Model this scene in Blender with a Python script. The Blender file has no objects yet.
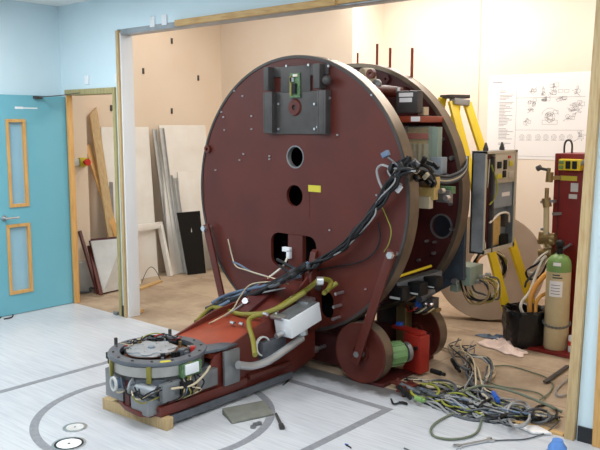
import bpy, bmesh, math, random
from mathutils import Vector, Matrix
PI = math.pi
S = bpy.context.scene
COL = S.collection
V = Vector

# ------------------------------------------------------------------ camera
FPX, CAMH = 751.0, 1.71
YAW, PITCH = math.radians(40.9), math.atan(99/751.0)
F0 = V((-math.sin(YAW), math.cos(YAW), 0)); RT = V((math.cos(YAW), math.sin(YAW), 0)); ZZ = V((0, 0, 1))
FW = F0*math.cos(PITCH) - ZZ*math.sin(PITCH); UP = ZZ*math.cos(PITCH) + F0*math.sin(PITCH)
CAM = V((5.462, -3.973, 1.71))
cd = bpy.data.cameras.new('camera'); cam = bpy.data.objects.new('camera', cd); COL.objects.link(cam)
cd.sensor_width = 36; cd.lens = 36*FPX/600; cd.clip_start = 0.05; cd.clip_end = 100
cam.location = CAM
cam.rotation_euler = (PI/2 - PITCH, 0, YAW)
S.camera = cam

def ray(px, py): return FW + RT*((px-300)/FPX) + UP*((225-py)/FPX)
def onz(px, py, z=0.0): r = ray(px, py); return CAM + r*((z-CAM.z)/r.z)
def ony(px, py, y=0.0): r = ray(px, py); return CAM + r*((y-CAM.y)/r.y)
def onx(px, py, x=0.0): r = ray(px, py); return CAM + r*((x-CAM.x)/r.x)

# ------------------------------------------------------------------ materials
def lin(c):
    c /= 255.0
    return c/12.92 if c <= 0.04045 else ((c+0.055)/1.055)**2.4
def rgb(r, g, b): return (lin(r), lin(g), lin(b), 1)

def mat(name, col, rough=0.5, metal=0.0, col2=None, scale=6.0, lo=0.4, hi=0.7, bump=0.0, bscale=60, stretch=(1, 1, 1), detail=4, coat=0.0, alpha=1.0, trans=0.0, spec=0.5):
    m = bpy.data.materials.new(name); m.use_nodes = True
    n, l = m.node_tree.nodes, m.node_tree.links
    b = n['Principled BSDF']
    b.inputs['Base Color'].default_value = col
    b.inputs['Roughness'].default_value = rough; b.inputs['Metallic'].default_value = metal
    b.inputs['Coat Weight'].default_value = coat; b.inputs['Alpha'].default_value = alpha
    b.inputs['Transmission Weight'].default_value = trans
    b.inputs['Specular IOR Level'].default_value = spec
    tc = n.new('ShaderNodeTexCoord'); mp = n.new('ShaderNodeMapping'); mp.inputs['Scale'].default_value = stretch
    l.new(tc.outputs['Object'], mp.inputs['Vector'])
    if col2:
        nz = n.new('ShaderNodeTexNoise'); nz.inputs['Scale'].default_value = scale; nz.inputs['Detail'].default_value = detail
        cr = n.new('ShaderNodeValToRGB'); cr.color_ramp.elements[0].position = lo; cr.color_ramp.elements[1].position = hi
        cr.color_ramp.elements[0].color = col; cr.color_ramp.elements[1].color = col2
        l.new(mp.outputs[0], nz.inputs['Vector']); l.new(nz.outputs['Fac'], cr.inputs['Fac']); l.new(cr.outputs['Color'], b.inputs['Base Color'])
    if bump:
        nb = n.new('ShaderNodeTexNoise'); nb.inputs['Scale'].default_value = bscale
        bp = n.new('ShaderNodeBump'); bp.inputs['Strength'].default_value = bump; bp.inputs['Distance'].default_value = 0.01
        l.new(mp.outputs[0], nb.inputs['Vector']); l.new(nb.outputs['Fac'], bp.inputs['Height']); l.new(bp.outputs['Normal'], b.inputs['Normal'])
    return m

M = {}
M['blue'] = mat('blue_paint', rgb(208, 228, 235), 0.6, col2=rgb(211, 230, 237), scale=3)
M['teal'] = mat('teal_laminate', rgb(108, 174, 189), 0.45, col2=rgb(113, 178, 193), scale=2)
M['white'] = mat('white_paint', rgb(232, 234, 236), 0.5)
M['offwhite'] = mat('offwhite_board', rgb(234, 231, 224), 0.6, col2=rgb(226, 221, 212), scale=4)
M['cream'] = mat('cream_plaster', rgb(236, 221, 204), 0.75, col2=rgb(230, 211, 190), scale=1.2, lo=0.4, hi=0.75)
M['peach'] = mat('peach_plaster', rgb(231, 213, 192), 0.75, col2=rgb(225, 204, 180), scale=1.2, lo=0.4, hi=0.75)
M['pine'] = mat('pine_timber', rgb(196, 170, 126), 0.6, col2=rgb(178, 146, 100), scale=14, stretch=(6, 6, 0.6))
M['pine_h'] = mat('pine_timber_lengthwise', rgb(205, 168, 112), 0.6, col2=rgb(182, 140, 84), scale=14, stretch=(0.6, 6, 6))
M['oak'] = mat('oak_trim', rgb(214, 166, 100), 0.5, col2=rgb(196, 146, 84), scale=12, stretch=(5, 5, 0.5))
M['olive'] = mat('raw_frame_timber', rgb(172, 160, 112), 0.65, col2=rgb(150, 136, 92), scale=10, stretch=(4, 4, 0.5))
M['greysteel'] = mat('galvanised_steel', rgb(176, 180, 184), 0.42, 0.55, col2=rgb(156, 160, 164), scale=9)
M['silver'] = mat('bright_steel', rgb(205, 206, 208), 0.28, 0.9)
M['bandsteel'] = mat('band_steel', rgb(176, 174, 168), 0.32, 0.75, col2=rgb(150, 148, 140), scale=7)
M['pipesteel'] = mat('pipe_steel', rgb(186, 186, 186), 0.3, 0.6)
M['steelplate'] = mat('dull_grey_steel', rgb(142, 144, 146), 0.42, 0.6, col2=rgb(120, 121, 122), scale=8)
M['panelgrey'] = mat('grey_panel', rgb(208, 207, 203), 0.5, 0.0, col2=rgb(192, 190, 185), scale=7)
M['maroon'] = mat('maroon_paint', rgb(88, 35, 25), 0.46, spec=0.4, col2=rgb(77, 30, 22), scale=3.5, lo=0.35, hi=0.7, bump=0.03, bscale=90)
M['armred'] = mat('arm_red_paint', rgb(100, 39, 29), 0.4, col2=rgb(88, 34, 26), scale=5, bump=0.03, bscale=90)
M['darkmaroon'] = mat('dark_maroon_paint', rgb(80, 28, 26), 0.5, col2=rgb(66, 22, 22), scale=5)
M['orange'] = mat('orange_primer', rgb(156, 66, 42), 0.4, col2=rgb(138, 56, 36), scale=8)
M['redbox'] = mat('red_paint', rgb(156, 38, 26), 0.45, col2=rgb(140, 34, 26), scale=8)
M['column'] = mat('column_red_paint', rgb(128, 30, 26), 0.4, col2=rgb(118, 28, 25), scale=3)
M['rim'] = mat('worn_rim_steel', rgb(124, 110, 94), 0.36, 0.6, col2=rgb(100, 87, 72), scale=5)
M['rimdark'] = mat('dark_rim_edge', rgb(70, 66, 64), 0.45, 0.4)
M['darkgrey'] = mat('dark_grey_paint', rgb(72, 68, 66), 0.5, 0.1, col2=rgb(62, 58, 57), scale=9)
M['midgrey'] = mat('mid_grey_paint', rgb(104, 108, 114), 0.45, 0.35, col2=rgb(88, 92, 98), scale=9)
M['bluegrey'] = mat('blue_grey_paint', rgb(146, 156, 164), 0.45, 0.1, col2=rgb(128, 138, 148), scale=6)
M['darkblue'] = mat('dark_blue_grey_steel', rgb(62, 72, 84), 0.5, 0.3, col2=rgb(50, 56, 64), scale=9)
M['dirtyblue'] = mat('dirty_blue_grey_steel', rgb(150, 152, 154), 0.5, 0.0, col2=rgb(104, 106, 108), scale=5)
M['black'] = mat('black_plastic', rgb(22, 22, 23), 0.55, spec=0.3)
M['blacksheath'] = mat('black_cable_sheath', rgb(24, 24, 26), 0.5, spec=0.35)
M['greysheath'] = mat('grey_cable_sheath', rgb(150, 150, 150), 0.5)
M['midsheath'] = mat('dark_grey_cable_sheath', rgb(84, 88, 92), 0.5)
M['bluesheath'] = mat('blue_grey_cable_sheath', rgb(92, 112, 136), 0.45)
M['whitesheath'] = mat('white_cable_sheath', rgb(224, 216, 200), 0.5)
M['greensheath'] = mat('green_yellow_cable_sheath', rgb(146, 150, 50), 0.5)
M['greengrey'] = mat('green_grey_cable_sheath', rgb(104, 112, 92), 0.5)
M['beigesheath'] = mat('beige_cable_sheath', rgb(196, 180, 150), 0.5)
M['hose'] = mat('olive_yellow_hose', rgb(130, 122, 44), 0.4)
M['orangehose'] = mat('orange_hose', rgb(226, 160, 72), 0.45)
M['yellow'] = mat('ladder_yellow', rgb(238, 206, 40), 0.4)
M['labelyellow'] = mat('yellow_label', rgb(196, 184, 50), 0.5)
M['red'] = mat('red_plastic', rgb(196, 36, 30), 0.4)
M['redwire'] = mat('red_wire', rgb(176, 36, 32), 0.5)
M['bluewire'] = mat('blue_plastic', rgb(40, 90, 180), 0.4)
M['palecap'] = mat('pale_blue_plastic', rgb(96, 140, 206), 0.2)
M['green'] = mat('motor_green_paint', rgb(112, 148, 96), 0.45)
M['cylgreen'] = mat('cylinder_green', rgb(118, 152, 84), 0.4)
M['cylcream'] = mat('cylinder_cream', rgb(206, 190, 150), 0.45, col2=rgb(194, 176, 136), scale=8)
M['brass'] = mat('brass', rgb(150, 128, 88), 0.4, 0.7)
M['pcb'] = mat('green_circuit_board', rgb(96, 128, 84), 0.5, col2=rgb(60, 92, 62), scale=60)
M['pcbyellow'] = mat('tan_circuit_board', rgb(206, 174, 108), 0.5, col2=rgb(190, 156, 90), scale=30)
M['copper'] = mat('rusty_copper_face', rgb(122, 78, 52), 0.5, 0.4, col2=rgb(92, 66, 50), scale=20)
M['paper'] = mat('white_paper', rgb(240, 236, 234), 0.35)
M['ink'] = mat('grey_ink', rgb(92, 86, 92), 0.6)
M['pinkcloth'] = mat('pale_pink_cloth', rgb(236, 212, 200), 0.8)
M['bag'] = mat('black_bin_bag', rgb(22, 22, 24), 0.3, bump=1.0, bscale=22)
M['slate'] = mat('wedge_grey', rgb(122, 122, 112), 0.7, col2=rgb(112, 112, 102), scale=20)
M['tan'] = mat('tan_board', rgb(200, 184, 166), 0.6, col2=rgb(188, 171, 152), scale=5)
M['seam'] = mat('vinyl_inlay_grey', rgb(140, 141, 144), 0.5, col2=rgb(126, 127, 132), scale=30)
M['skirting'] = mat('black_skirting', rgb(30, 32, 36), 0.4)
M['glass'] = mat('door_glass', rgb(150, 190, 206), 0.12, trans=0.0, col2=rgb(140, 180, 198), scale=2)
M['clear'] = mat('smoky_acrylic', rgb(190, 196, 176), 0.15, alpha=0.22)
M['sage'] = mat('sage_grey_box', rgb(136, 150, 136), 0.5)
M['instrument'] = mat('instrument_beige', rgb(186, 178, 160), 0.5)
M['ceil'] = mat('ceiling_tile', rgb(240, 240, 238), 0.7)
M['hole'] = mat('hole_shade', rgb(9, 8, 8), 0.8, spec=0.1)  # near-black standing for the shade inside the drum

# grey-blue vinyl with fine streaks running along the doorway wall
def vinyl():
    m = bpy.data.materials.new('streaked_vinyl'); m.use_nodes = True; n, l = m.node_tree.nodes, m.node_tree.links; b = n['Principled BSDF']
    tc = n.new('ShaderNodeTexCoord'); mp = n.new('ShaderNodeMapping'); mp.inputs['Scale'].default_value = (2.2, 46, 1)
    n1 = n.new('ShaderNodeTexNoise'); n1.inputs['Scale'].default_value = 1.6; n1.inputs['Detail'].default_value = 5
    cr = n.new('ShaderNodeValToRGB'); e = cr.color_ramp.elements
    e[0].position, e[0].color = 0.30, rgb(188, 189, 193); e[1].position, e[1].color = 0.62, rgb(206, 207, 209)
    n2 = n.new('ShaderNodeTexNoise'); n2.inputs['Scale'].default_value = 1.3; n2.inputs['Detail'].default_value = 6
    c2 = n.new('ShaderNodeValToRGB'); c2.color_ramp.elements[0].position = 0.35; c2.color_ramp.elements[0].color = (0.86, 0.87, 0.89, 1); c2.color_ramp.elements[1].position = 0.6; c2.color_ramp.elements[1].color = (1, 1, 1, 1)
    mx = n.new('ShaderNodeMix'); mx.data_type = 'RGBA'; mx.blend_type = 'MULTIPLY'; mx.inputs[0].default_value = 1
    l.new(tc.outputs['Object'], mp.inputs[0]); l.new(mp.outputs[0], n1.inputs['Vector']); l.new(n1.outputs['Fac'], cr.inputs[0])
    l.new(tc.outputs['Object'], n2.inputs['Vector']); l.new(n2.outputs['Fac'], c2.inputs[0])
    l.new(cr.outputs[0], mx.inputs[6]); l.new(c2.outputs[0], mx.inputs[7])
    ge = n.new('ShaderNodeNewGeometry'); sx = n.new('ShaderNodeSeparateXYZ'); l.new(ge.outputs['Position'], sx.inputs[0])
    def rng(o, a, b_, c, d):
        r = n.new('ShaderNodeMapRange'); r.inputs[1].default_value = a; r.inputs[2].default_value = b_; r.inputs[3].default_value = c; r.inputs[4].default_value = d; l.new(o, r.inputs[0]); return r.outputs[0]
    def op(k, a, b_):
        r = n.new('ShaderNodeMath'); r.operation = k
        for i_, q in enumerate((a, b_)):
            if isinstance(q, float): r.inputs[i_].default_value = q
            else: l.new(q, r.inputs[i_])
        return r.outputs[0]
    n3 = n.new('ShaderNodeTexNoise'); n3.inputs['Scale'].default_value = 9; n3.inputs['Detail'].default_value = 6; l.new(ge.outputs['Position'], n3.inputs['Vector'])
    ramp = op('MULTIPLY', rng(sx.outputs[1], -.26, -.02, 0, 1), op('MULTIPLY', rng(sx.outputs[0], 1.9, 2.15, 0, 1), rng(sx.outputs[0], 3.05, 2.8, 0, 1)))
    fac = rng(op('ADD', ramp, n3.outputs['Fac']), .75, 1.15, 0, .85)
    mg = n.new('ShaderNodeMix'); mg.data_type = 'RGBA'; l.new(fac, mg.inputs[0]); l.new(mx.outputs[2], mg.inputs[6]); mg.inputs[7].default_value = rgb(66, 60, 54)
    l.new(mg.outputs[2], b.inputs['Base Color'])
    b.inputs['Roughness'].default_value = 0.33; b.inputs['Specular IOR Level'].default_value = 0.45
    return m
M['vinyl'] = vinyl()
def boards():
    m = bpy.data.materials.new('stained_floor_boards'); m.use_nodes = True; n, l = m.node_tree.nodes, m.node_tree.links; b = n['Principled BSDF']
    tc = n.new('ShaderNodeTexCoord')
    br = n.new('ShaderNodeTexBrick'); br.inputs['Scale'].default_value = 1.0; br.inputs['Brick Width'].default_value = 2.4; br.inputs['Row Height'].default_value = 0.6
    br.inputs['Mortar Size'].default_value = 0.006; br.inputs['Color1'].default_value = rgb(186, 164, 138); br.inputs['Color2'].default_value = rgb(176, 155, 130); br.inputs['Mortar'].default_value = rgb(160, 134, 110)
    n2 = n.new('ShaderNodeTexNoise'); n2.inputs['Scale'].default_value = 2.4; n2.inputs['Detail'].default_value = 8; n2.inputs['Roughness'].default_value = 0.65
    c2 = n.new('ShaderNodeValToRGB'); c2.color_ramp.elements[0].position = 0.36; c2.color_ramp.elements[0].color = (0.66, 0.62, 0.6, 1); c2.color_ramp.elements[1].position = 0.58; c2.color_ramp.elements[1].color = (1, 1, 1, 1)
    mx = n.new('ShaderNodeMix'); mx.data_type = 'RGBA'; mx.blend_type = 'MULTIPLY'; mx.inputs[0].default_value = 1
    l.new(tc.outputs['Object'], br.inputs['Vector']); l.new(tc.outputs['Object'], n2.inputs['Vector']); l.new(n2.outputs['Fac'], c2.inputs[0])
    l.new(br.outputs['Color'], mx.inputs[6]); l.new(c2.outputs[0], mx.inputs[7]); l.new(mx.outputs[2], b.inputs['Base Color'])
    b.inputs['Roughness'].default_value = 0.7
    return m
M['boards'] = boards()

# ------------------------------------------------------------------ mesh builder
def frame_of(d):
    d = d.normalized(); a = V((0, 0, 1)) if abs(d.z) < 0.9 else V((1, 0, 0))
    u = d.cross(a).normalized(); return u, d.cross(u).normalized()

def catmull(pts, n=8):
    P = [V(p) for p in pts]
    if len(P) < 3: return P
    out = []
    for i in range(len(P)-1):
        p1, p2 = P[i], P[i+1]
        p0 = P[i-1] if i else p1*2-p2
        p3 = P[i+2] if i+2 < len(P) else p2*2-p1
        for k in range(n):
            t = k/n
            out.append(0.5*((2*p1)+(p2-p0)*t+(2*p0-5*p1+4*p2-p3)*t*t+(3*p1-p0-3*p2+p3)*t**3))
    out.append(P[-1]); return out

class MB:
    def __init__(s): s.v = []; s.f = []; s.m = []; s.cur = 0
    def use(s, i): s.cur = i; return s
    def add(s, vs, fs):
        o = len(s.v); s.v += [V(v) for v in vs]
        for f in fs: s.f.append([i+o for i in f]); s.m.append(s.cur)
        return s
    def bx(s, x0, x1, y0, y1, z0, z1, mtx=None):
        vs = [V(p) for p in ((x0,y0,z0),(x1,y0,z0),(x1,y1,z0),(x0,y1,z0),(x0,y0,z1),(x1,y0,z1),(x1,y1,z1),(x0,y1,z1))]
        if mtx: vs = [mtx @ v for v in vs]
        return s.add(vs, [(0,3,2,1),(4,5,6,7),(0,1,5,4),(1,2,6,5),(2,3,7,6),(3,0,4,7)])
    def slab(s, a, b, w, t, up=(0, 0, 1)):
        """bar from a to b, width w across, thickness t"""
        a, b = V(a), V(b); d = (b-a).normalized(); u = d.cross(V(up))
        u = frame_of(d)[0] if u.length < 1e-4 else u.normalized()
        n = u.cross(d).normalized(); vs = []
        for p in (a, b):
            for i, j in ((-1,-1),(1,-1),(1,1),(-1,1)): vs.append(p+u*(i*w/2)+n*(j*t/2))
        return s.add(vs, [(0,3,2,1),(4,5,6,7),(0,1,5,4),(1,2,6,5),(2,3,7,6),(3,0,4,7)])
    def quadpanel(s, c, t):
        """four corners (face), extruded back by t along its normal"""
        c = [V(p) for p in c]; n = (c[1]-c[0]).cross(c[3]-c[0]).normalized()*t
        return s.add(c+[p-n for p in c], [(0,1,2,3),(7,6,5,4),(1,0,4,5),(2,1,5,6),(3,2,6,7),(0,3,7,4)])
    def cyl(s, a, b, r, n=16, r2=None):
        a, b = V(a), V(b); r2 = r if r2 is None else r2; u, w = frame_of(b-a); vs = []
        for p, q in ((a, r), (b, r2)):
            for i in range(n): t = 2*PI*i/n; vs.append(p+(u*math.cos(t)+w*math.sin(t))*q)
        fs = [(i, n+i, n+(i+1) % n, (i+1) % n) for i in range(n)] + [tuple(range(n)), tuple(range(2*n-1, n-1, -1))]
        fs = [tuple(reversed(f)) for f in fs]
        return s.add(vs, fs)
    def lathe(s, prof, o, ax=(0, 0, 1), n=32, closed=False):
        """prof: (radius, height along ax); closed joins last to first"""
        o = V(o); ax = V(ax).normalized(); u, w = frame_of(ax); vs = []; k = len(prof)
        for r, h in prof:
            for i in range(n): t = 2*PI*i/n; vs.append(o+ax*h+(u*math.cos(t)+w*math.sin(t))*r)
        fs = []
        for j in range(k if closed else k-1):
            a, b = j*n, ((j+1) % k)*n
            for i in range(n): fs.append((a+i, a+(i+1) % n, b+(i+1) % n, b+i))
        if not closed:
            if prof[0][0] > 1e-5: fs.append(tuple(reversed(range(n))))
            if prof[-1][0] > 1e-5: fs.append(tuple(range((k-1)*n, k*n)))
        return s.add(vs, fs)
    def prism(s, poly, fn, d):
        """poly 2d, fn maps (a,b)->V, extruded by vector d"""
        p = [V(fn(a, b)) for a, b in poly]; n = len(p); d = V(d)
        return s.add(p+[q+d for q in p], [tuple(range(n)), tuple(range(2*n-1, n-1, -1))]+[(i, n+i, n+(i+1) % n, (i+1) % n) for i in range(n)])
    def tube(s, pts, r, n=8, sm=8):
        P = catmull(pts, sm); k = len(P); d = (P[1]-P[0]).normalized(); u = frame_of(d)[0]; vs = []
        for i in range(k):
            t = (P[min(i+1, k-1)]-P[max(i-1, 0)])
            t = t.normalized() if t.length > 1e-9 else d
            u = (u-t*u.dot(t)); u = u.normalized() if u.length > 1e-6 else frame_of(t)[0]
            w = t.cross(u)
            for j in range(n): q = 2*PI*j/n; vs.append(P[i]+(u*math.cos(q)+w*math.sin(q))*r)
        fs = [(a*n+j, a*n+(j+1) % n, (a+1)*n+(j+1) % n, (a+1)*n+j) for a in range(k-1) for j in range(n)]
        fs += [tuple(reversed(range(n))), tuple(range((k-1)*n, k*n))]
        return s.add(vs, fs)
    def ball(s, c, r, n=10, sc=(1, 1, 1)):
        c = V(c); vs = []; h = n//2
        for i in range(1, h):
            p = PI*i/h
            for j in range(n): q = 2*PI*j/n; vs.append(c+V((r*sc[0]*math.sin(p)*math.cos(q), r*sc[1]*math.sin(p)*math.sin(q), r*sc[2]*math.cos(p))))
        t = len(vs); vs += [c+V((0, 0, r*sc[2])), c-V((0, 0, r*sc[2]))]
        fs = [(i*n+j, (i+1)*n+j, (i+1)*n+(j+1) % n, i*n+(j+1) % n) for i in range(h-2) for j in range(n)]
        fs += [(t, j, (j+1) % n) for j in range(n)] + [(t+1, (h-2)*n+(j+1) % n, (h-2)*n+j) for j in range(n)]
        return s.add(vs, fs)
    def build(s, name, mats, parent=None, label=None, bevel=0.0, fix=False):
        if not isinstance(mats, (list, tuple)): mats = [mats]
        if parent is not None: off = V(parent['o'])
        else:
            xs = [v.x for v in s.v]; ys = [v.y for v in s.v]; off = V(((min(xs)+max(xs))/2, (min(ys)+max(ys))/2, min(v.z for v in s.v)))
        me = bpy.data.meshes.new(name); me.from_pydata([v-off for v in s.v], [], s.f)
        for i in mats: me.materials.append(M[i])
        me.polygons.foreach_set('material_index', s.m)
        if bevel or fix:
            bm = bmesh.new(); bm.from_mesh(me)
            if bevel:
                ed = [e for e in bm.edges if len(e.link_faces) == 2 and e.calc_face_angle(0) > 0.6]
                bmesh.ops.bevel(bm, geom=ed, offset=bevel, segments=2, affect='EDGES', profile=0.6)
            bmesh.ops.recalc_face_normals(bm, faces=bm.faces); bm.to_mesh(me); bm.free()
        me.polygons.foreach_set('use_smooth', [True]*len(me.polygons)); me.set_sharp_from_angle(angle=0.6)
        o = bpy.data.objects.new(name, me); COL.objects.link(o)
        if parent is not None: o.parent = parent
        else: o.location = off
        o['o'] = list(off)
        if label: o['label'] = label
        return o

def thing(name, label, cat, loc, group=None):
    o = bpy.data.objects.new(name, None); COL.objects.link(o); o.empty_display_size = 0.1
    o.location = V(loc); o['o'] = list(loc); o['label'] = label; o['category'] = cat
    if group: o['group'] = group
    return o
def tag(o, label, cat, group=None, kind=None):
    o['label'] = label; o['category'] = cat
    if group: o['group'] = group
    if kind: o['kind'] = kind
    return o
def struct(o, label=None, cat=None):
    o['kind'] = 'structure'
    if label: o['label'] = label; o['category'] = cat or 'structure'
    return o

# ------------------------------------------------------------------ the setting
FX0, FX1, FY0 = -0.965, 8.0, -7.0
BY0, BY1, BX0, BX1, BH = 2.57, 3.15, -1.5, 4.6, 3.5
struct(MB().bx(FX0-.1, FX1, FY0, 0.0, -0.1, 0).build('floor', 'vinyl'), 'pale grey streaked vinyl floor of the front room', 'floor')
struct(MB().bx(BX0-.1, BX1+.1, 0.0, BY1+.1, -0.1, -0.001).build('floor_back', 'boards'), 'stained brown board floor of the back room', 'floor')
struct(MB().bx(FX0-.1, FX1, FY0, 0.12, 2.816, 2.9).build('ceiling', 'ceil'), 'white ceiling of the front room', 'ceiling')
struct(MB().bx(BX0-.1, BX1+.1, 0.12, BY1+.1, BH, BH+.08).build('ceiling_back', 'ceil'), 'white ceiling of the back room', 'ceiling')
struct(MB().bx(FX0-.1, FX0, FY0, 0.0, 0, 2.816).build('wall_left', 'blue'), 'light blue wall the teal door stands open against', 'wall')
w = MB()
w.bx(FX0-.1, -0.885, 0, .045, 0, 2.045); w.bx(FX0-.1, 4.09, 0, .12, 2.53, 2.816); w.bx(FX0-.1, -.062, 0, .12, 2.045, 2.53)
w.bx(-0.10, -0.062, 0, .12, 0, 2.045); w.prism([(4.03, 0), (FX1, 0), (FX1, 2.816), (4.09, 2.816)], lambda a, b: V((a, 0, b)), (0, .12, 0))
struct(w.build('wall_front', 'blue', fix=True), 'light blue wall with the doorway and the wide opening cut through it', 'wall')
struct(MB().bx(FX1, FX1+.1, FY0, .12, 0, 2.816).build('wall_right', 'blue'))
struct(MB().bx(FX0-.1, FX1+.1, FY0-.1, FY0, 0, 2.816).build('wall_rear', 'blue'))
w = MB()
w.bx(BX0-.1, BX0, .045, BY1+.1, 0, BH); w.bx(BX0, -1.29, .045, .47, 0, BH)
struct(w.build('wall_back_left', 'peach'), 'cream side wall of the back room behind the leaning panels', 'wall')
w = MB(); w.bx(BX0-.1, .534, BY0, BY1+.1, 0, BH); w.bx(.534, BX1+.1, BY1, BY1+.1, 0, BH)
struct(w.build('wall_back', 'cream'), 'cream rear wall carrying the drawing', 'wall')
struct(MB().bx(BX1, BX1+.1, .12, BY1, 0, BH).build('wall_back_right', 'cream'))
struct(MB().bx(FX1-.9, FX1, .12, .2, 0, BH).bx(BX1-.4, FX1, .12, .2, 0, BH).build('wall_partition', 'cream'))
# cover batten on rear wall, damaged screw holes left as dark marks
xa = ony(476, 100, BY1).x
struct(MB().bx(xa-.03, xa+.03, BY1-.012, BY1, 0, BH).build('trim_1', 'cream'), 'vertical cover batten on the cream rear wall', 'trim')
# skirting at right, timber stud, opening trims
struct(MB().bx(4.04, 4.125, -.012, 0, 0, .085).bx(4.2, FX1, -.012, 0, 0, .085).build('baseboard_front', 'skirting'), 'black skirting at the foot of the blue wall', 'skirting')
struct(MB().prism([(3.972, 0), (4.025, 0), (4.088, 2.53), (4.034, 2.53)], lambda a, b: V((a, -.03, b)), (0, .14, 0)).build('trim_2', 'pine', bevel=.003, fix=True), 'bare timber stud at the right of the wide opening', 'trim')
struct(MB().bx(4.125, 4.2, -.03, 0, 0, 2.816).build('trim_3', 'oak', bevel=.003), 'oak coloured batten at the far right edge of the blue wall', 'trim')
struct(MB().bx(-.028, -.014, .0, .125, 0, 2.5).build('trim_4', 'white', bevel=.002), 'white post lining the left of the wide opening', 'trim')
struct(MB().bx(-.062, -.028, -.02, .1, 0, 2.52).build('trim_5', 'pine', bevel=.003), 'slim bare timber strip beside the white post', 'trim')
h = MB(); h.bx(-.014, 4.03, 0, .12, 2.485, 2.497); h.bx(-.014, 4.03, 0, .012, 2.497, 2.53)
struct(h.build('trim_6', 'greysteel', bevel=.002), 'metal channel along the head of the wide opening', 'trim')
struct(MB().bx(.75, 2.35, -.04, 0.0, 2.488, 2.535).build('trim_7', 'pine_h', bevel=.003), 'bare timber batten fixed along the head of the opening', 'trim')
struct(MB().bx(2.35, 4.03, -.02, 0.0, 2.495, 2.525).build('trim_8', 'pine_h'), 'thin timber lath at the head of the opening', 'trim')
# small doorway: frame
fr = MB(); fr.bx(-.885, -.86, -.012, .045, 0, 1.995)
struct(fr.build('trim_9', 'oak', bevel=.003), 'oak left jamb of the small doorway', 'trim')
struct(MB().bx(-.885, -.10, -.02, .13, 1.995, 2.045).build('trim_10', 'olive', bevel=.003), 'raw timber head of the small doorway', 'trim')
struct(MB().bx(-.135, -.10, -.02, .1, 0, 1.995).build('trim_11', 'olive', bevel=.003), 'raw timber right jamb of the small doorway', 'trim')
struct(MB().bx(-.10, -.062, -.012, .0, 0, .1).build('baseboard_front.001', 'skirting'), 'short piece of black skirting between doorway and white post', 'skirting')
# vinyl inlays
def stripe(n, x0, x1, y0, y1, lab): struct(MB().bx(x0, x1, y0, y1, 0, .0015).build('trim_%d' % n, 'seam'), lab, 'floor inlay')
stripe(12, .90, .95, -6.5, -.55, 'long grey inlay line in the vinyl at left')
stripe(13, 1.90, 3.02, -.335, -.285, 'grey inlay line in the vinyl in front of the drum')
stripe(14, 2.97, 3.02, -6.5, -.335, 'grey inlay line in the vinyl running to the front')
TC, TR = V((1.984, -1.277, 0)), .715
rg = MB(); rg.lathe([(TR-.05, 0), (TR-.05, .0015), (TR, .0015), (TR, 0)], TC, n=96, closed=True)
struct(rg.build('trim_15', 'seam', fix=True), 'grey turntable ring set into the vinyl around the head', 'floor inlay')
struct(MB().bx(2.95, 3.96, -.012, .03, 0, .012).build('trim_16', 'pine_h'), 'flat timber threshold strip along the vinyl edge', 'trim')

# door leaf standing open against the left wall
dy1, dy0 = -.012, -.86
leafx0, leafx1 = -.935, -.891
D = MB()
def leaf(m, y0, y1, z0, z1): m.bx(leafx0, leafx1, y0, y1, z0, z1)
# vision panels measured on the leaf plane
P1 = [onx(5, 119, leafx1), onx(29, 206, leafx1)]; P2 = [onx(6, 225, leafx1), onx(33, 291, leafx1)]
a0, a1, az0, az1 = P1[0].y, P1[1].y, P1[1].z, P1[0].z
b0, b1, bz0, bz1 = P2[0].y, P2[1].y, P2[1].z, P2[0].z
y0w, y1w = min(a0, b0), max(a1, b1)
leaf(D, dy0, y0w, .005, 1.985); leaf(D, y1w, dy1, .005, 1.985)
leaf(D, y0w, y1w, .005, bz0); leaf(D, y0w, y1w, bz1, az0); leaf(D, y0w, y1w, az1, 1.985)
if a1 < y1w: leaf(D, a1, y1w, az0, az1)
if b1 < y1w: leaf(D, b1, y1w, bz0, bz1)
if a0 > y0w: leaf(D, y0w, a0, az0, az1)
if b0 > y0w: leaf(D, y0w, b0, bz0, bz1)
door = struct(D.build('door_1', 'teal'), 'teal door with two oak framed vision panels, standing open at left', 'door')
for (q0, q1, r0, r1) in ((a0, a1, az0, az1), (b0, b1, bz0, bz1)):
    t = .028; m = MB()
    for (c0, c1, e0, e1) in ((q0, q0+t, r0, r1), (q1-t, q1, r0, r1), (q0+t, q1-t, r0, r0+t), (q0+t, q1-t, r1-t, r1)): m.bx(leafx0, leafx1+.01, c0, c1, e0, e1)
    fo = m.build('glazing_bead', 'oak', door, 'oak bead framing the vision panel')
    MB().bx(leafx0+.017, leafx0+.027, q0+t, q1-t, r0+t, r1-t).build('pane', 'glass', fo)
m = MB(); hz = onx(6, 218, leafx1)
m.cyl((leafx1, hz.y-.02, hz.z), (leafx1+.05, hz.y-.02, hz.z), .009).cyl((leafx1+.05, hz.y-.03, hz.z), (leafx1+.05, hz.y+.1, hz.z), .009).cyl((leafx1, hz.y-.02, hz.z), (leafx1+.008, hz.y-.02, hz.z), .026)
m.build('handle', 'silver', door, 'chrome lever handle')
m = MB(); m.bx(leafx1, leafx1+.03, -.34, -.26, 1.955, 1.98)
cl = m.build('door_closer', 'darkgrey', door)
m = MB(); m.slab((leafx1+.04, -.30, 1.97), (leafx1+.2, -.17, 1.985), .02, .008).slab((leafx1+.2, -.17, 1.985), (-.62, -.03, 2.01), .02, .008)
m.build('closer_arm', 'darkgrey', cl)
MB().bx(leafx1, leafx1+.001, -.52, -.44, 1.862, 1.882).bx(leafx1, leafx1+.001, -.44, -.30, 1.865, 1.876).build('scuffed_sticker', 'white', door, 'torn white sticker remains')

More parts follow.
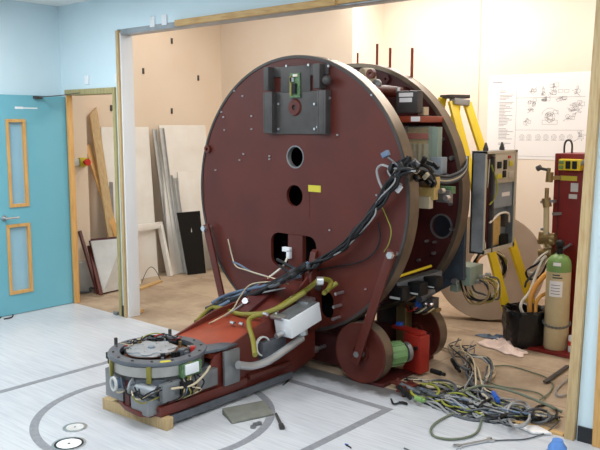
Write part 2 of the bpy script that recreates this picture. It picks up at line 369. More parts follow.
# wall plates above doorway and opening
for px, py, lab in ((87.5, 80, 'small white patch plate above the small doorway, the left one'), (118, 78, 'small white patch plate just left of the top of the white post'),
                    (153, 22, 'small white patch plate above the opening, nearer the white post'), (165, 20, 'small white patch plate above the opening, second from the white post')):
    c = ony(px, py, 0)
    tag(MB().bx(c.x-.03, c.x+.03, -.012, 0, c.z-.04, c.z+.04).build('wall_plate', 'white', bevel=.003), lab, 'wall plate', 'white plates on the blue wall')

# ------------------------------------------------------------------ the drawing on the rear wall
pa = ony(489, 76, BY1); pb = ony(592, 157, BY1)
x0, x1, z1, z0 = pa.x, pb.x, pa.z, pa.z-.83
pm = MB(); pm.bx(x0, x1, BY1-.003, BY1-.0005, z0, z1); pm.use(1); yq = BY1-.0036
rnd = random.Random(4)
def pr(px, py): return ony(px, py, BY1)
def iq(ax, az, bx_, bz): pm.add([(ax, yq, az), (bx_, yq, az), (bx_, yq, bz), (ax, yq, bz)], [(0, 1, 2, 3)])
def iline(a, b, wd=.0025):
    a, b = V((a[0], 0, a[1])), V((b[0], 0, b[1])); d = (b-a)
    if d.length < 1e-5: return
    d.normalize(); n = V((-d.z, 0, d.x))*wd/2
    pm.add([V((p.x, yq, p.z)) for p in (a-n, a+n, b+n, b-n)], [(0, 1, 2, 3)])
def icirc(cx, cz, r, wd=.002, n=20, a0=0, a1=2*PI):
    q = [(cx+r*math.cos(a0+(a1-a0)*i/n), cz+r*math.sin(a0+(a1-a0)*i/n)) for i in range(n+1)]
    for i in range(n): iline(q[i], q[i+1], wd)
def irect(ax, az, bx_, bz, wd=.002):
    iline((ax, az), (bx_, az), wd); iline((bx_, az), (bx_, bz), wd); iline((bx_, bz), (ax, bz), wd); iline((ax, bz), (ax, az), wd)
iline((x0+.05, z1-.07), (x0+.15, z1-.07), .006)
tx = pr(500, 90); tz = pr(500, 91).z; te = pr(500, 146).z
k = 0; z = tz
while z > te:
    if rnd.random() > .13: iline((tx.x, z), (tx.x+.05+.11*rnd.random(), z), .0035)
    z -= .0145
cl_ = pr(517, 90).x; right = pr(586, 90).x
iline((cl_, tz), (cl_, te-.03), .002)
l1 = pr(520, 98).z; l2 = pr(520, 130).z; iline((cl_, l1), (right, l1), .002); iline((cl_, l2), (right, l2), .002); iline((x0+.02, z0+.03), (x1-.02, z0+.03), .002)
def blob(px, py, sx, sz, n, rr=.4):
    c = pr(px, py)
    for _ in range(n):
        ax = c.x+rnd.uniform(-sx, sx); az = c.z+rnd.uniform(-sz, sz); t = rnd.random()
        if t < .35: irect(ax, az, ax+rnd.uniform(.01, .05), az+rnd.uniform(.008, .04))
        elif t < .6: icirc(ax, az, rnd.uniform(.006, .02), n=10)
        else: iline((ax, az), (ax+rnd.uniform(-.05, .05), az+rnd.uniform(-.03, .03)))
for px, py, sx, sz, n in ((533, 91, .045, .01, 7), (543, 91, .01, .035, 7), (552, 91, .02, .04, 14), (577, 91, .02, .02, 8), (531, 107, .035, .06, 22), (543, 100, .03, .015, 10), (560, 100, .03, .015, 10), (575, 108, .05, .05, 24), (527, 122, .02, .03, 8), (570, 118, .03, .02, 8)): blob(px, py, sx, sz, n)
for px in (561, 567): c = pr(px, 91); irect(c.x-.025, c.z-.012, c.x+.02, c.z+.014)
c = pr(550, 117); icirc(c.x, c.z, .085, a0=.2, a1=2.9); icirc(c.x, c.z, .05); icirc(c.x, c.z, .03); irect(c.x-.075, c.z-.07, c.x+.075, c.z-.03); blob(550, 117, .05, .04, 16)
for px in (522, 529, 538, 546, 554, 562, 570): c = pr(px, 137); icirc(c.x, c.z, .024, n=12); icirc(c.x, c.z, .012, n=8); iline((c.x-.03, c.z-.03), (c.x+.03, c.z-.03))
blob(580, 136, .02, .03, 10)
tag(pm.build('wall_drawing', ['paper', 'ink']), 'large white sheet of technical drawings pinned to the cream rear wall', 'drawing')

# dark fixing holes on cream wall left by removed brackets: metal clips
for px, py, lab in ((111, 108, 'small dark clip on the cream wall seen through the doorway'), (171.5, 41, 'small dark clip high on the cream wall, topmost of those right of the white post'), (143, 71, 'small dark clip on the cream wall right beside the white post'), (171.5, 111, 'small dark clip on the cream wall above the white panels'), (198, 78, 'small dark clip on the cream wall left of the drum top')):
    c = onx(px, py, BX0)
    tag(MB().bx(BX0, BX0+.012, c.y-.012, c.y+.012, c.z-.032, c.z+.032).build('wall_clip', 'darkgrey', bevel=.003), lab, 'clip', 'clips on the cream wall')

# emergency stop on the nib wall
c = onx(82.5, 162, -1.29)
t = thing('emergency_stop', 'yellow emergency stop box with a red button on the cream wall inside the doorway', 'emergency stop', (-1.29, c.y, c.z))
MB().bx(-1.29, -1.25, c.y-.05, c.y+.035, c.z-.045, c.z+.045).build('housing', 'labelyellow', t, bevel=.004)
MB().cyl((-1.25, c.y, c.z), (-1.215, c.y, c.z), .02).cyl((-1.215, c.y, c.z), (-1.19, c.y, c.z), .034).build('button', 'red', t)
MB().bx(-1.29, -1.265, c.y-.13, c.y-.05, c.z-.035, c.z+.035).build('side_box', 'panelgrey', t, bevel=.003)

# ------------------------------------------------------------------ things leaning in the back room
def lean_panel(name, label, cat, xb, xt, ya, yb, h, th, mt, group=None, slant=0.0, zb=0.0):
    """sheet leaning on the left wall: foot at x=xb, top at x=xt, spanning ya..yb"""
    c = [V((xb, ya, zb)), V((xb, yb, zb)), V((xt, yb+slant, zb+h)), V((xt, ya+slant, zb+h))]
    return tag(MB().quadpanel(c, th).build(name, mt, bevel=.002, fix=True), label, cat, group)
G = 'panels leaning in the back room'
lean_panel('board_panel', 'tall white board leaning on the cream wall just right of the white post', 'panel', -1.33, -1.44, .75, 1.38, 1.70, .02, 'offwhite', G)
lean_panel('board_panel', 'wide white board leaning behind the grey channels', 'panel', -1.25, -1.40, 1.50, 2.2, 1.72, .02, 'offwhite', G)
lean_panel('board_panel', 'half height cream board leaning just above the black panel', 'panel', -1.21, -1.33, 1.70, 2.34, 1.18, .018, 'offwhite', G)
# black sheet
bp = [onz(188, 275), onz(206, 273), onx(200, 211, -.98), onx(177, 213, -1.08)]
bo = MB().quadpanel(bp, .015).build('board_panel', 'black', fix=True)
tag(bo, 'black sheet with a small white tag leaning left of the drum', 'panel', G)
n_ = (bp[1]-bp[0]).cross(bp[3]-bp[0]).normalized(); cc = bp[0].lerp(bp[1], .62).lerp(bp[3].lerp(bp[2], .62), .72)+n_*.001
u_ = (bp[1]-bp[0]).normalized(); v_ = n_.cross(u_)
MB().quadpanel([cc-u_*.03-v_*.03, cc+u_*.03-v_*.03, cc+u_*.03+v_*.03, cc-u_*.03+v_*.03], .0008).build('tag', 'paper', bo, 'small white tag')
# grey panel behind drum edge
lean_panel('board_panel', 'grey green board leaning between the black sheet and the drum', 'panel', -.90, -1.02, 2.0, 2.3, .62, .02, 'sage', G)
# grey channels
def channel(p, q, w_, lab, mt='greysteel'):
    p, q = V(p), V(q); m = MB(); d = (q-p).normalized(); u = V((.35, .94, 0)).normalized(); n = d.cross(u).normalized()
    if n.x < 0: n = -n
    for a, b, e, f_ in ((-w_/2, w_/2, 0, .004), (-w_/2, -w_/2+.004, 0, .03), (w_/2-.004, w_/2, 0, .03)):
        m.add([p+u*a+n*e, p+u*b+n*e, p+u*b+n*f_, p+u*a+n*f_, q+u*a+n*e, q+u*b+n*e, q+u*b+n*f_, q+u*a+n*f_], [(0,3,2,1),(4,5,6,7),(0,1,5,4),(1,2,6,5),(2,3,7,6),(3,0,4,7)])
    return tag(m.build('metal_channel', mt, fix=True), lab, 'channel', 'metal channels leaning on the cream wall')
def atw(px, py, x): return onx(px, py, x)
def ch_px(bx_, by, tx_, ty, xt, w_, lab, mt='greysteel'):
    b = onz(bx_, by, 0.002); t_ = onx(tx_, ty, xt); channel(b, t_, w_, lab, mt)
ch_px(173, 273, 154, 129, -1.40, .05, 'tallest grey metal channel, leaning left of the others', 'panelgrey')
ch_px(179, 273, 161, 128, -1.38, .06, 'pale grey metal channel leaning second from the white frame', 'panelgrey')
ch_px(184, 273, 170, 175, -1.34, .045, 'shorter grey channel leaning beside the half height board', 'panelgrey')
ch_px(188, 273, 175, 178, -1.30, .04, 'shorter pale channel leaning right beside the black sheet', 'panelgrey')
# white frame
f0 = [onz(143, 281), onz(174, 275)]
fb = onz(170, 276, 0); fa = onz(138, 284, 0); tb = onx(160, 225, fb.x-.10); ta = onx(130, 229, fa.x-.10)
m = MB(); m.slab(fb, tb, .035, .07, (1, 0, 0)).slab(ta, tb+(tb-ta)*.05, .035, .07, (0, 0, 1)).slab(fa, ta, .035, .07, (1, 0, 0))
tag(m.build('support_trestle', 'offwhite', bevel=.002, fix=True), 'low white open frame leaning against the tall white board', 'frame')
# thin wire hoop in front of the frame
hb = onz(150, 281, .005); m = MB(); pts = [hb+V((.02, -.13+.26*i/10, .16*math.sin(PI*i/10))) for i in range(11)]
tag(m.tube(pts, .004).build('wire_hoop', 'midsheath'), 'thin bent cable loop standing before the white frame', 'cable')
m = MB(); a, b = onz(139, 289, .01), onz(160, 281, .01)
tag(m.slab(a, b, .06, .02).build('timber_offcut', 'pine_h', bevel=.002), 'timber offcut lying below the white frame', 'offcut', 'timber offcuts')
m = MB(); a, b = onz(132, 314, .015), onz(141, 310, .015)
tag(m.slab(a, b, .06, .03).build('timber_offcut', 'pine_h', bevel=.002), 'short timber offcut at the foot of the white post', 'offcut', 'timber offcuts')

# through the doorway
def plank(name, label, a, b, w_, t_, mt, up=(1, 0, 0)):
    return tag(MB().slab(a, b, w_, t_, up).build(name, mt, bevel=.002, fix=True), label, 'plank', 'planks leaning behind the doorway')
def foot(px, py): return onz(px, py, .0)
pa_, pb_ = onz(119, 285, .02), onx(92.5, 109, -1.48); m = MB().slab(pa_, pb_, .10, .025, (1, 0, 0)); dd = (pb_-pa_).normalized()*.06
for k in (4, 7): m.v[k] = m.v[k]-dd
for k in (5, 6): m.v[k] = m.v[k]+dd*.3
tag(m.build('timber_plank', 'pine', bevel=.002, fix=True), 'wide pale plank leaning behind the doorway, its top cut at a slant', 'plank', 'planks leaning behind the doorway')
plank('timber_plank', 'narrow plank leaning lower behind the wide pale one', V((-1.12, .86, .02)), onx(87, 145, -1.475), .07, .02, 'oak')
plank('metal_strip', 'grey metal strip leaning behind the right jamb of the doorway', onz(114, 284, .02), onx(109, 128, -1.485), .05, .01, 'steelplate')
g = [onz(103, 291, .03), onz(122, 288, .03)]
pp = [onz(103, 293, .02), onz(124, 288, .02), onx(124, 238, -.98), onx(91, 241, -1.16)]
tag(MB().quadpanel(pp, .012).build('metal_sheet', 'panelgrey', fix=True), 'grey metal sheet leaning inside the doorway', 'sheet')
m = MB(); q = [p-V((.035, -.02, -.0)) for p in pp]
for i, j in ((0, 1), (1, 2), (2, 3), (3, 0)): m.slab(q[i]+V((0, 0, .0)), q[j], .03, .03, (1, .3, .2))
tag(m.build('angle_iron_rack', 'darkmaroon', fix=True), 'dark red steel frame leaning behind the grey metal sheet', 'frame')
m = MB(); a = onz(98, 294, .02); b = onx(79.5, 231, -1.27); m.slab(a, b, .03, .03, (1, 0, 0))
tag(m.build('steel_bar', 'darkmaroon', bevel=.002, fix=True), 'dark red steel bar leaning on the wall inside the doorway, leftmost', 'bar', 'red bars in the doorway')
m = MB(); a = onz(101, 295, .02); b = onx(89, 246, -1.22); m.slab(a, b, .04, .02, (1, 0, 0))
tag(m.build('steel_bar', 'maroon', bevel=.002, fix=True), 'short dark red bar leaning beside the grey metal sheet', 'bar', 'red bars in the doorway')
m = MB(); m.bx(-1.285, -1.25, .26, .5, 0, .32)
tag(m.build('low_panel', 'panelgrey', bevel=.002), 'small grey panel standing at the wall inside the doorway', 'panel')
m = MB(); c = onz(87, 292, .0); m.tube([c+V((.0, -.1, .012)), c+V((.05, 0, .012)), c+V((-.02, .06, .03)), c+V((.06, .1, .012)), c+V((.1, .02, .012))], .012)
tag(m.build('scrap_cable', 'midsheath'), 'short grey cable scrap on the floor inside the doorway', 'cable')

# ------------------------------------------------------------------ the gantry drum
GX, GZ, GR = 1.962, 1.224, .971
RY0, RY1, RR = .685, .79, .957
gan = thing('gantry_drum', 'huge dark red two-disc gantry drum with its arm reaching out over the floor', 'machine', (GX, .35, 0))

def disc_with_holes(name, mt, parent, y0, y1, R, holes):
    """plate in the xz plane from y0 (front) to y1 with outlines cut out"""
    cu = bpy.data.curves.new(name, 'CURVE'); cu.dimensions = '2D'; cu.fill_mode = 'BOTH'; cu.extrude = (y1-y0)/2
    def poly(pts):
        sp = cu.splines.new('POLY'); sp.points.add(len(pts)-1); sp.use_cyclic_u = True
        for i, (a, b) in enumerate(pts): sp.points[i].co = (a, b, 0, 1)
    poly([(GX+R*math.cos(2*PI*i/128), GZ+R*math.sin(2*PI*i/128)) for i in range(128)])
    for hpts in holes: poly(hpts)
    tmp = bpy.data.objects.new('tmp', cu); COL.objects.link(tmp)
    dg = bpy.context.evaluated_depsgraph_get(); me = bpy.data.meshes.new_from_object(tmp.evaluated_get(dg)); bpy.data.objects.remove(tmp)
    b = MB(); b.add([V((v.co.x, (y0+y1)/2-v.co.z, v.co.y)) for v in me.vertices], [tuple(reversed(p.vertices)) for p in me.polygons])
    bpy.data.meshes.remove(me)
    return b.build(name, mt, parent, fix=True)
def ell(x, z, a, b=None, n=28): b = b or a; return [(x+a*math.cos(2*PI*i/n), z+b*math.sin(2*PI*i/n)) for i in range(n)]
def rrect(x0, x1, z0, z1, r, n=6):
    o = []
    for cx, cz, s in ((x1-r, z1-r, 0), (x0+r, z1-r, 1), (x0+r, z0+r, 2), (x1-r, z0+r, 3)):
        for i in range(n+1): t = (s+i/n)*PI/2; o.append((cx+r*math.cos(t), cz+r*math.sin(t)))
    return o
h1 = ell(1.983, 1.495, .078); h2 = ell(1.974, 1.222, .076); h3 = rrect(1.745, 2.175, .70, .945, .07); h4 = rrect(2.205, 2.33, .385, .575, .06)
fd = disc_with_holes('front_disc', 'maroon', gan, -.006, .02, GR-.012, [h1, h2, h3, h4])
def rimring(name, R, y0, y1, th, mt):
    m = MB(); m.lathe([(R-th, y0), (R, y0), (R, y1), (R-th, y1)], (GX, 0, GZ), (0, 1, 0), 128, closed=True)
    return m.build(name, mt, gan, fix=True)
rimring('front_rim', GR, -.004, .10, .03, 'rim')
rimring('front_edge_band', GR-.004, -.012, -.003, .018, 'rimdark')
rh = ell(2.742, 1.0, .082)
rd = disc_with_holes('rear_disc', 'darkmaroon', gan, RY0+.03, RY0+.055, RR-.012, [rh])
rimring('rear_rim', RR, RY0, RY1, .03, 'rim')
# bright ring round the rear hole, front hole liner
m = MB(); m.lathe([(.078, -.012), (.09, -.012), (.09, .0), (.078, .0)], (2.742, RY0+.03, 1.0), (0, 1, 0), 32, closed=True); m.build('hole_collar', 'steelplate', gan, fix=True)
m = MB(); m.lathe([(.072, -.01), (.080, -.01), (.080, .03), (.072, .03)], (1.983, 0, 1.495), (0, 1, 0), 32, closed=True); m.build('hole_collar', 'steelplate', gan, 'steel ring lining the upper hole of the front disc', fix=True)
# between the two discs: added near-black cylinder as shade behind the holes, and ties
m = MB(); m.lathe([(.5, .14), (.5, RY0+.03)], (GX-.12, 0, GZ-.1), (0, 1, 0), 40); m.build('shade_barrel', 'hole', gan)
for ang, rr in ((58, .04), (95, .04), (140, .04), (215, .04), (-60, .035)):
    a = math.radians(ang); x, z = GX+.86*math.cos(a), GZ+.86*math.sin(a)
    MB().cyl((x, .02, z), (x, RY0+.03, z), rr).build('tie_tube', 'maroon' if ang == 58 else 'darkmaroon', gan)
MB().bx(2.17, 2.38, .06, .3, .34, .62).build('shade_box', 'hole', gan)  # added dark box that paints the shade behind the lower disc hole
# red panel seam on the front plate
m = MB(); m.bx(2.06, 2.115, -.0085, -.006, 1.08, 1.30); m.build('inset_cover', 'maroon', gan)
MB().bx(2.105, 2.215, -.0105, -.006, 1.26, 1.305).build('yellow_label', 'labelyellow', gan, 'small yellow label on the front disc')
# centre web seen in the big opening
m = MB(); m.bx(1.925, 2.06, -.02, .02, .62, .945); m.build('centre_web', 'maroon', gan)
# bolts on the front disc
rnd = random.Random(2)
bl = [(222, 112), (235, 91), (243, 96), (224, 117), (252, 116), (252, 129), (225, 130), (270, 156), (270, 159), (244, 154), (240, 160), (377, 195), (385, 263), (338, 135), (372, 95), (390, 255), (382, 275), (366, 289), (216, 170), (330, 230)]
for px, py in bl:
    c = ony(px, py, -.006); MB().cyl((c.x, -.016, c.z), (c.x, -.004, c.z), .006, 8).build('bolt', 'silver', gan)
for px, py in ((347, 291), (345, 304), (344, 316)):
    c = ony(px-4, py+1, -.006); MB().cyl((c.x, -.09, c.z), (c.x, 0, c.z), .011, 10).build('stud', 'silver', gan)
for px, py in ((372, 74), (209, 149)):
    c = ony(px, py, -.006); m = MB(); m.lathe([(.012, -.03), (.03, -.03), (.03, 0), (.012, 0)], (c.x, 0, c.z), (0, 1, 0), 16, closed=True); m.build('lug', 'maroon', gan, fix=True)
# mounting bracket at the top of the disc
br = MB()
br.bx(1.735, 2.30, -.02, -.006, 1.655, 1.945); br.bx(1.86, 2.13, -.022, -.006, 1.94, 2.12); br.bx(1.72, 2.285, -.02, -.006, 2.05, 2.12)
mb = br.build('mounting_bracket', 'darkgrey', gan, bevel=.003)
for x0, x1 in ((1.73, 1.745), (1.80, 1.815), (2.225, 2.24), (2.285, 2.30)): MB().bx(x0, x1, -.065, -.02, 1.66, 1.945).build('flange', 'darkgrey', mb, bevel=.003)
MB().bx(1.745, 1.80, -.065, -.05, 1.66, 1.945).build('channel_face', 'darkgrey', mb, bevel=.003); MB().bx(2.24, 2.285, -.065, -.05, 1.66, 1.945).build('channel_face', 'darkgrey', mb, bevel=.003)
for x0, x1 in ((1.745, 1.79), (2.2, 2.255)): MB().bx(x0, x1, -.075, -.006, 1.96, 2.12).build('arm_lug', 'darkgrey', mb, bevel=.004)
m = MB(); c = ony(327, 80, -.06); m.ball(c, .032, 14); m.build('round_knob', 'darkgrey', mb)
m = MB(); m.lathe([(.018, -.034), (.052, -.034), (.06, -.02), (.018, -.02)], (1.993, 0, 1.838), (0, 1, 0), 24, closed=True); m.build('pivot_boss', 'maroon', mb, 'maroon round boss with a hole', fix=True)
for px, py in ((279, 104), (315, 104), (279, 129), (315, 129), (318, 127), (287, 66), (309, 65), (329, 66), (270, 83), (330, 98)):
    c = ony(px, py, -.02); MB().cyl((c.x, -.03, c.z), (c.x, -.018, c.z), .009, 8).build('bolt', 'silver', mb)
pc = MB(); pc.bx(1.955, 2.045, -.032, -.022, 1.905, 2.07); pcb = pc.build('circuit_board', 'pcb', gan, 'green circuit board in the bracket')
MB().bx(1.985, 2.02, -.05, -.032, 1.93, 2.0).build('chip', 'black', pcb); MB().bx(1.965, 2.0, -.044, -.032, 2.01, 2.04).build('chip', 'steelplate', pcb)
MB().bx(1.962, 1.98, -.044, -.032, 1.92, 2.05).build('terminal_strip', 'hose', pcb); MB().bx(1.99, 2.03, -.042, -.032, 2.045, 2.062).build('connector', 'whitesheath', pcb)

# things mounted between the discs (seen through the gap at the right)
def pbox(px0, py0, px1, py1, y, dy):
    """box whose front face at y spans these picture corners"""
    a = ony(px0, py0, y); b = ony(px1, py1, y); return (a.x, b.x, y, y+dy, b.z, a.z)
o = MB().bx(*pbox(396, 91, 417.5, 113, .42, .07)).build('black_box', 'darkgrey', gan, 'dark grey box with two white labels', bevel=.01)
a = pbox(399, 93, 413, 96.5, .42, .2); MB().bx(a[0], a[1], .4185, .42, a[4], a[5]).build('white_label', 'paper', o)
a = pbox(399.5, 98, 412, 102, .42, .2); MB().bx(a[0], a[1], .4185, .42, a[4], a[5]).build('white_label', 'paper', o)
c = ony(398, 91, .45); MB().cyl((c.x, .45, c.z-.01), (c.x, .45, c.z+.025), .016).build('cap', 'silver', o)
MB().bx(*pbox(418, 107, 424, 115, .5, .06)).build('socket', 'beigesheath', gan)
sa, sb = ony(394, 118, .45), ony(438, 120.5, .62)
m = MB(); m.bx(sa.x-.1, sb.x, .40, RY0+.03, sa.z-.03, sa.z+.012); sh = m.build('shelf_bar', 'orange', gan, 'bright red shelf bar', bevel=.004)
a = pbox(411, 117, 420, 121, .3985, .1); MB().bx(a[0], a[1], .397, .40, sa.z-.025, sa.z+.008).build('white_label', 'paper', sh)
# cable drum / pulley at the top
m = MB(); c = ony(367, 78, .4); m.lathe([(.02, -.04), (.07, -.04), (.07, .04), (.02, .04)], (c.x, .4, c.z), (.5, .86, 0), 24, closed=True); m.build('pulley', 'beigesheath', gan, fix=True)
m = MB(); c = ony(377, 84, .35); m.ball(c, .035, 10); m.build('round_connector', 'steelplate', gan)
c = ony(387, 79, RY0+.03); m = MB(); m.lathe([(.01, -.02), (.032, -.02), (.032, 0), (.01, 0)], (c.x, RY0+.03, c.z), (0, 1, 0), 16, closed=True); m.build('lug', 'darkmaroon', gan, fix=True)
# acrylic covered board stack
a = pbox(401, 126, 427, 168, .46, .1); o = MB().bx(*a).build('board_housing', 'clear', gan, 'smoky clear cover over a board stack')
MB().bx(a[0]+.01, a[1]-.01, .53, .54, a[4]+.01, a[5]-.01).build('board', 'pcbyellow', o)
for i in range(4): MB().bx(a[0]+.03+.045*i, a[0]+.05+.045*i, .50, .53, a[4]+.02, a[5]-.12).build('rib', 'beigesheath', o)
MB().bx(a[0]+.02, a[1]-.03, .51, .53, a[5]-.09, a[5]-.05).build('coloured_wire_row', 'redwire', o)
MB().bx(*pbox(428, 127, 437, 168, .52, .06)).build('green_board', 'sage', gan, bevel=.003)
MB().bx(*pbox(431, 157, 441, 174, .5, .08)).build('blue_grey_module', 'bluegrey', gan, bevel=.004)
for px0, py0, px1, py1, y, mt, nm in ((414, 187, 434, 200, .30, 'pcbyellow', 'tan_board'), (416, 176, 436, 190, .36, 'pcbyellow', 'tan_board'), (417, 196, 429, 209, .28, 'beigesheath', 'beige_board'), (436, 190, 449, 203, .42, 'steelplate', 'relay_block'), (438, 186, 452, 194, .45, 'pcb', 'green_board')):
    MB().bx(*pbox(px0, py0, px1, py1, y, .05)).build(nm, mt, gan, bevel=.002)
for px, py in ((441, 191), (446, 198), (421, 183), (428, 182)):
    c = ony(px, py, .34); MB().cyl((c.x, .33, c.z), (c.x, .37, c.z), .018).build('capacitor', 'silver', gan)
for px, py, r in ((452, 158, .016), (451, 204, .012), (452, 229, .012), (449, 241, .024), (435, 242, .01), (427, 241, .01), (434, 253, .012), (419, 260, .012), (443, 139, .012), (440, 272, .012), (447, 175, .01)):
    c = ony(px, py, RY0+.02); MB().cyl((c.x, RY0, c.z), (c.x, RY0+.03, c.z), r, 12).build('bolt', 'silver' if r < .02 else 'darkmaroon', gan)
a, b = ony(394, 278, .25), ony(431, 266, .62)
m = MB(); m.cyl(a, b, .010); m.build('yellow_tube', 'yellow', gan, 'yellow tube low in the drum')
m = MB(); m.slab(a-V((0, 0, .05)), b-V((-.06, 0, .045)), .08, .05); m.build('tube_tray', 'midgrey', gan, bevel=.004)
for px0, py0, px1, py1, y in ((388, 286, 402, 302, .2), (402, 281, 420, 297, .32), (420, 276, 436, 290, .45)):
    o = MB().bx(*pbox(px0, py0, px1, py1, y, .1)).build('dark_module', 'black', gan, bevel=.006)
    a = pbox(px0+2, (py0+py1)/2+2, px1-2, py1-2, y, .1); MB().bx(a[0], a[1], y-.003, y, a[4], a[5]).build('white_label', 'panelgrey', o)
# threaded rods rising behind the rear rim
for px, py, r in ((358.5, 53, .008), (378, 44, .01), (391, 48, .01), (413, 48, .011)):
    c = ony(px, py, RY1+.02); MB().cyl((c.x, RY1+.01, 1.75), (c.x, RY1+.01, c.z), r, 10).build('threaded_rod', 'orange', gan)

# cables on the front of the disc
def gy(pts, off=0): return [ony(px, py, y) for px, py, y in pts]
rnd = random.Random(11)
spine = [(412, 170, -.06), (401, 171, -.09), (392, 184, -.08), (381, 201, -.06), (371, 214, -.06), (356, 232, -.06), (342, 247, -.06), (326, 258, -.06), (312, 266, -.08)]
for i in range(10):
    pts = [(px+rnd.uniform(-4.5, 4.5), py+rnd.uniform(-3, 3), y-rnd.uniform(0, .05)) for px, py, y in spine]
    if i < 5: pts += [(300+rnd.uniform(-4, 2), 272+rnd.uniform(-3, 3), -.12), (282+rnd.uniform(-6, 6), 262+rnd.uniform(-8, 8), -.1)][:1+i % 2]
    MB().tube(gy(pts), (.009, .011, .008, .010, .007, .005, .007)[i % 7], 8).build('cable', ['blacksheath', 'blacksheath', 'blacksheath', 'blacksheath', 'blacksheath', 'greysheath', 'blacksheath'][i % 7], gan)
def gc(pts, r, mt, label=None): return MB().tube(gy(pts), r, 6).build('cable', mt, gan, label)
gc([(378, 222, -.05), (380, 238, -.03), (374, 253, -.03), (360, 262, -.03), (340, 266, -.03), (318, 270, -.04)], .006, 'blacksheath')
gc([(381, 205, -.05), (386, 216, -.03), (391, 230, -.03), (389, 243, -.03), (384, 252, -.02)], .003, 'greensheath', 'thin green and yellow wire hanging on the disc')
gc([(384, 192, -.05), (379, 181, -.05), (377, 170, -.05), (382, 165, -.06), (392, 168, -.08), (402, 169, -.09)], .008, 'greysheath')
gc([(402, 185, -.06), (392, 178, -.09), (388, 170, -.1), (393, 163, -.1)], .006, 'greysheath')
cb = gc([(404, 171, -.1), (396, 164, -.11), (390, 159, -.12), (386, 156, -.12)], .006, 'midsheath')
c = ony(386, 154, -.12); MB().slab(c-V((.025, 0, .012)), c+V((.02, 0, .01)), .03, .035).build('plug', 'bluesheath', cb, bevel=.003)
# knotted bundle at the front rim crossing the gap to the rear
for i in range(14):
    mt = ['blacksheath', 'blacksheath', 'midsheath', 'blacksheath', 'blacksheath', 'blacksheath', 'beigesheath', 'blacksheath', 'blacksheath'][i % 9]; j = lambda s: rnd.uniform(-s, s)
    gc([(394+j(5), 178+j(7), -.08), (404+j(4), 165+j(6), -.07), (413+j(5), 166+j(8), 0.0), (421+j(5), 170+j(8), .15), (430+j(5), 178+j(8), .32), (420+j(7), 172+j(9), .25)], rnd.choice((.008, .011, .013)), mt)
for i in range(6):
    mt = ['midsheath', 'blacksheath', 'midsheath', 'beigesheath', 'midsheath', 'blacksheath'][i]; d = i*1.6-4
    gc([(424, 174+d*.6, .2), (434, 178+d, .35), (447, 180+d, .5), (459, 176+d, .62), (466, 168+d*.6, .72), (467, 158+d*.3, .83)], .008, mt)
for px, py, y, mt in ((401, 166, -.12, 'blacksheath'), (408, 172, -.1, 'blacksheath'), (416, 163, 0, 'midsheath'), (424, 160, .1, 'black'), (430, 163, .2, 'black'), (433, 184, .25, 'black'), (399, 189, -.06, 'white'), (391, 167, -.1, 'black'), (426, 176, .15, 'beigesheath'), (436, 166, .2, 'black'), (416, 178, .05, 'black'), (428, 182, .2, 'black'), (408, 160, -.06, 'black')):
    c = ony(px, py, y); d = V((rnd.uniform(-1, 1), rnd.uniform(-.3, .3), rnd.uniform(-1, .6))).normalized()*.035
    m = MB(); d *= .7; m.slab(c-d, c+d, .026, .022, (0.1, 1, .1)); m.build('plug', mt, gan, bevel=.003)
# wires hanging left of the opening
gc([(228, 239, -.03), (232, 256, -.03), (236, 266, -.05), (246, 270, -.08), (262, 275, -.1), (276, 279, -.12)], .005, 'beigesheath')
gc([(233, 262, -.04), (240, 265, -.06), (252, 272, -.08), (266, 276, -.1)], .007, 'bluesheath')
gc([(289, 250, -.02), (287, 258, -.05), (283, 266, -.08), (276, 272, -.1), (268, 278, -.1)], .008, 'whitesheath')
c = ony(289, 250, -.03); MB().bx(c.x-.05, c.x+.02, -.05, -.02, c.z-.012, c.z+.02).bx(c.x-.01, c.x+.02, -.05, -.02, c.z-.06, c.z).build('cable_clip', 'white', gan, bevel=.003)

# ---------------- the arm
AL, AR = 1.70, 2.18
def yz(x): return lambda a, b: V((x, a, b))
arm = MB()
core = [(-.02, .10), (-.02, .62), (-.22, .50), (-.50, .385), (-.78, .315), (-1.05, .25), (-1.30, .13), (-1.34, .085), (-.8, .03)]
arm.prism(core, yz(AL+.02), (AR-AL-.04, 0, 0))
ao = arm.build('arm', 'armred', gan, bevel=.004, fix=True)
cheek = [(-.02, .10), (-.02, .76), (-.12, .66), (-.30, .545), (-.55, .45), (-.80, .375), (-.98, .325), (-1.02, .24), (-1.34, .135), (-1.36, .075), (-.8, .02), (-.3, .02)]
cheekl = [(-.02, .10), (-.02, .58), (-.30, .48)]+cheek[4:]
for x, ck in ((AL, cheekl), (AR-.018, cheek)): MB().prism(ck, yz(x), (.018, 0, 0)).build('cheek_plate', 'armred', ao, bevel=.003, fix=True)
m = MB(); m.prism([(-.42, .425), (-.98, .33), (-.98, .30), (-.42, .39)], yz(AL+.018), (AR-AL-.036, 0, 0)); m.build('cover_plate', 'orange', ao, 'bright orange-red cover plate on the arm', bevel=.003, fix=True)
m = MB(); m.prism([(-.05, .60), (-.42, .445), (-.42, .425), (-.05, .55)], yz(AL+.05), (.16, 0, 0)); m.build('inner_tray', 'darkmaroon', ao, fix=True)
m = MB(); m.prism([(.0, .30), (.0, .80), (-.04, .80), (-.10, .70), (-.10, .3)], yz(AR-.0), (.03, 0, 0)); m.build('gusset', 'maroon', ao, bevel=.003, fix=True)
m = MB(); m.prism([(.0, .60), (.0, .86), (-.03, .84), (-.08, .66)], yz(AR-.04), (.05, 0, 0)); m.build('gusset', 'maroon', ao, bevel=.003, fix=True)
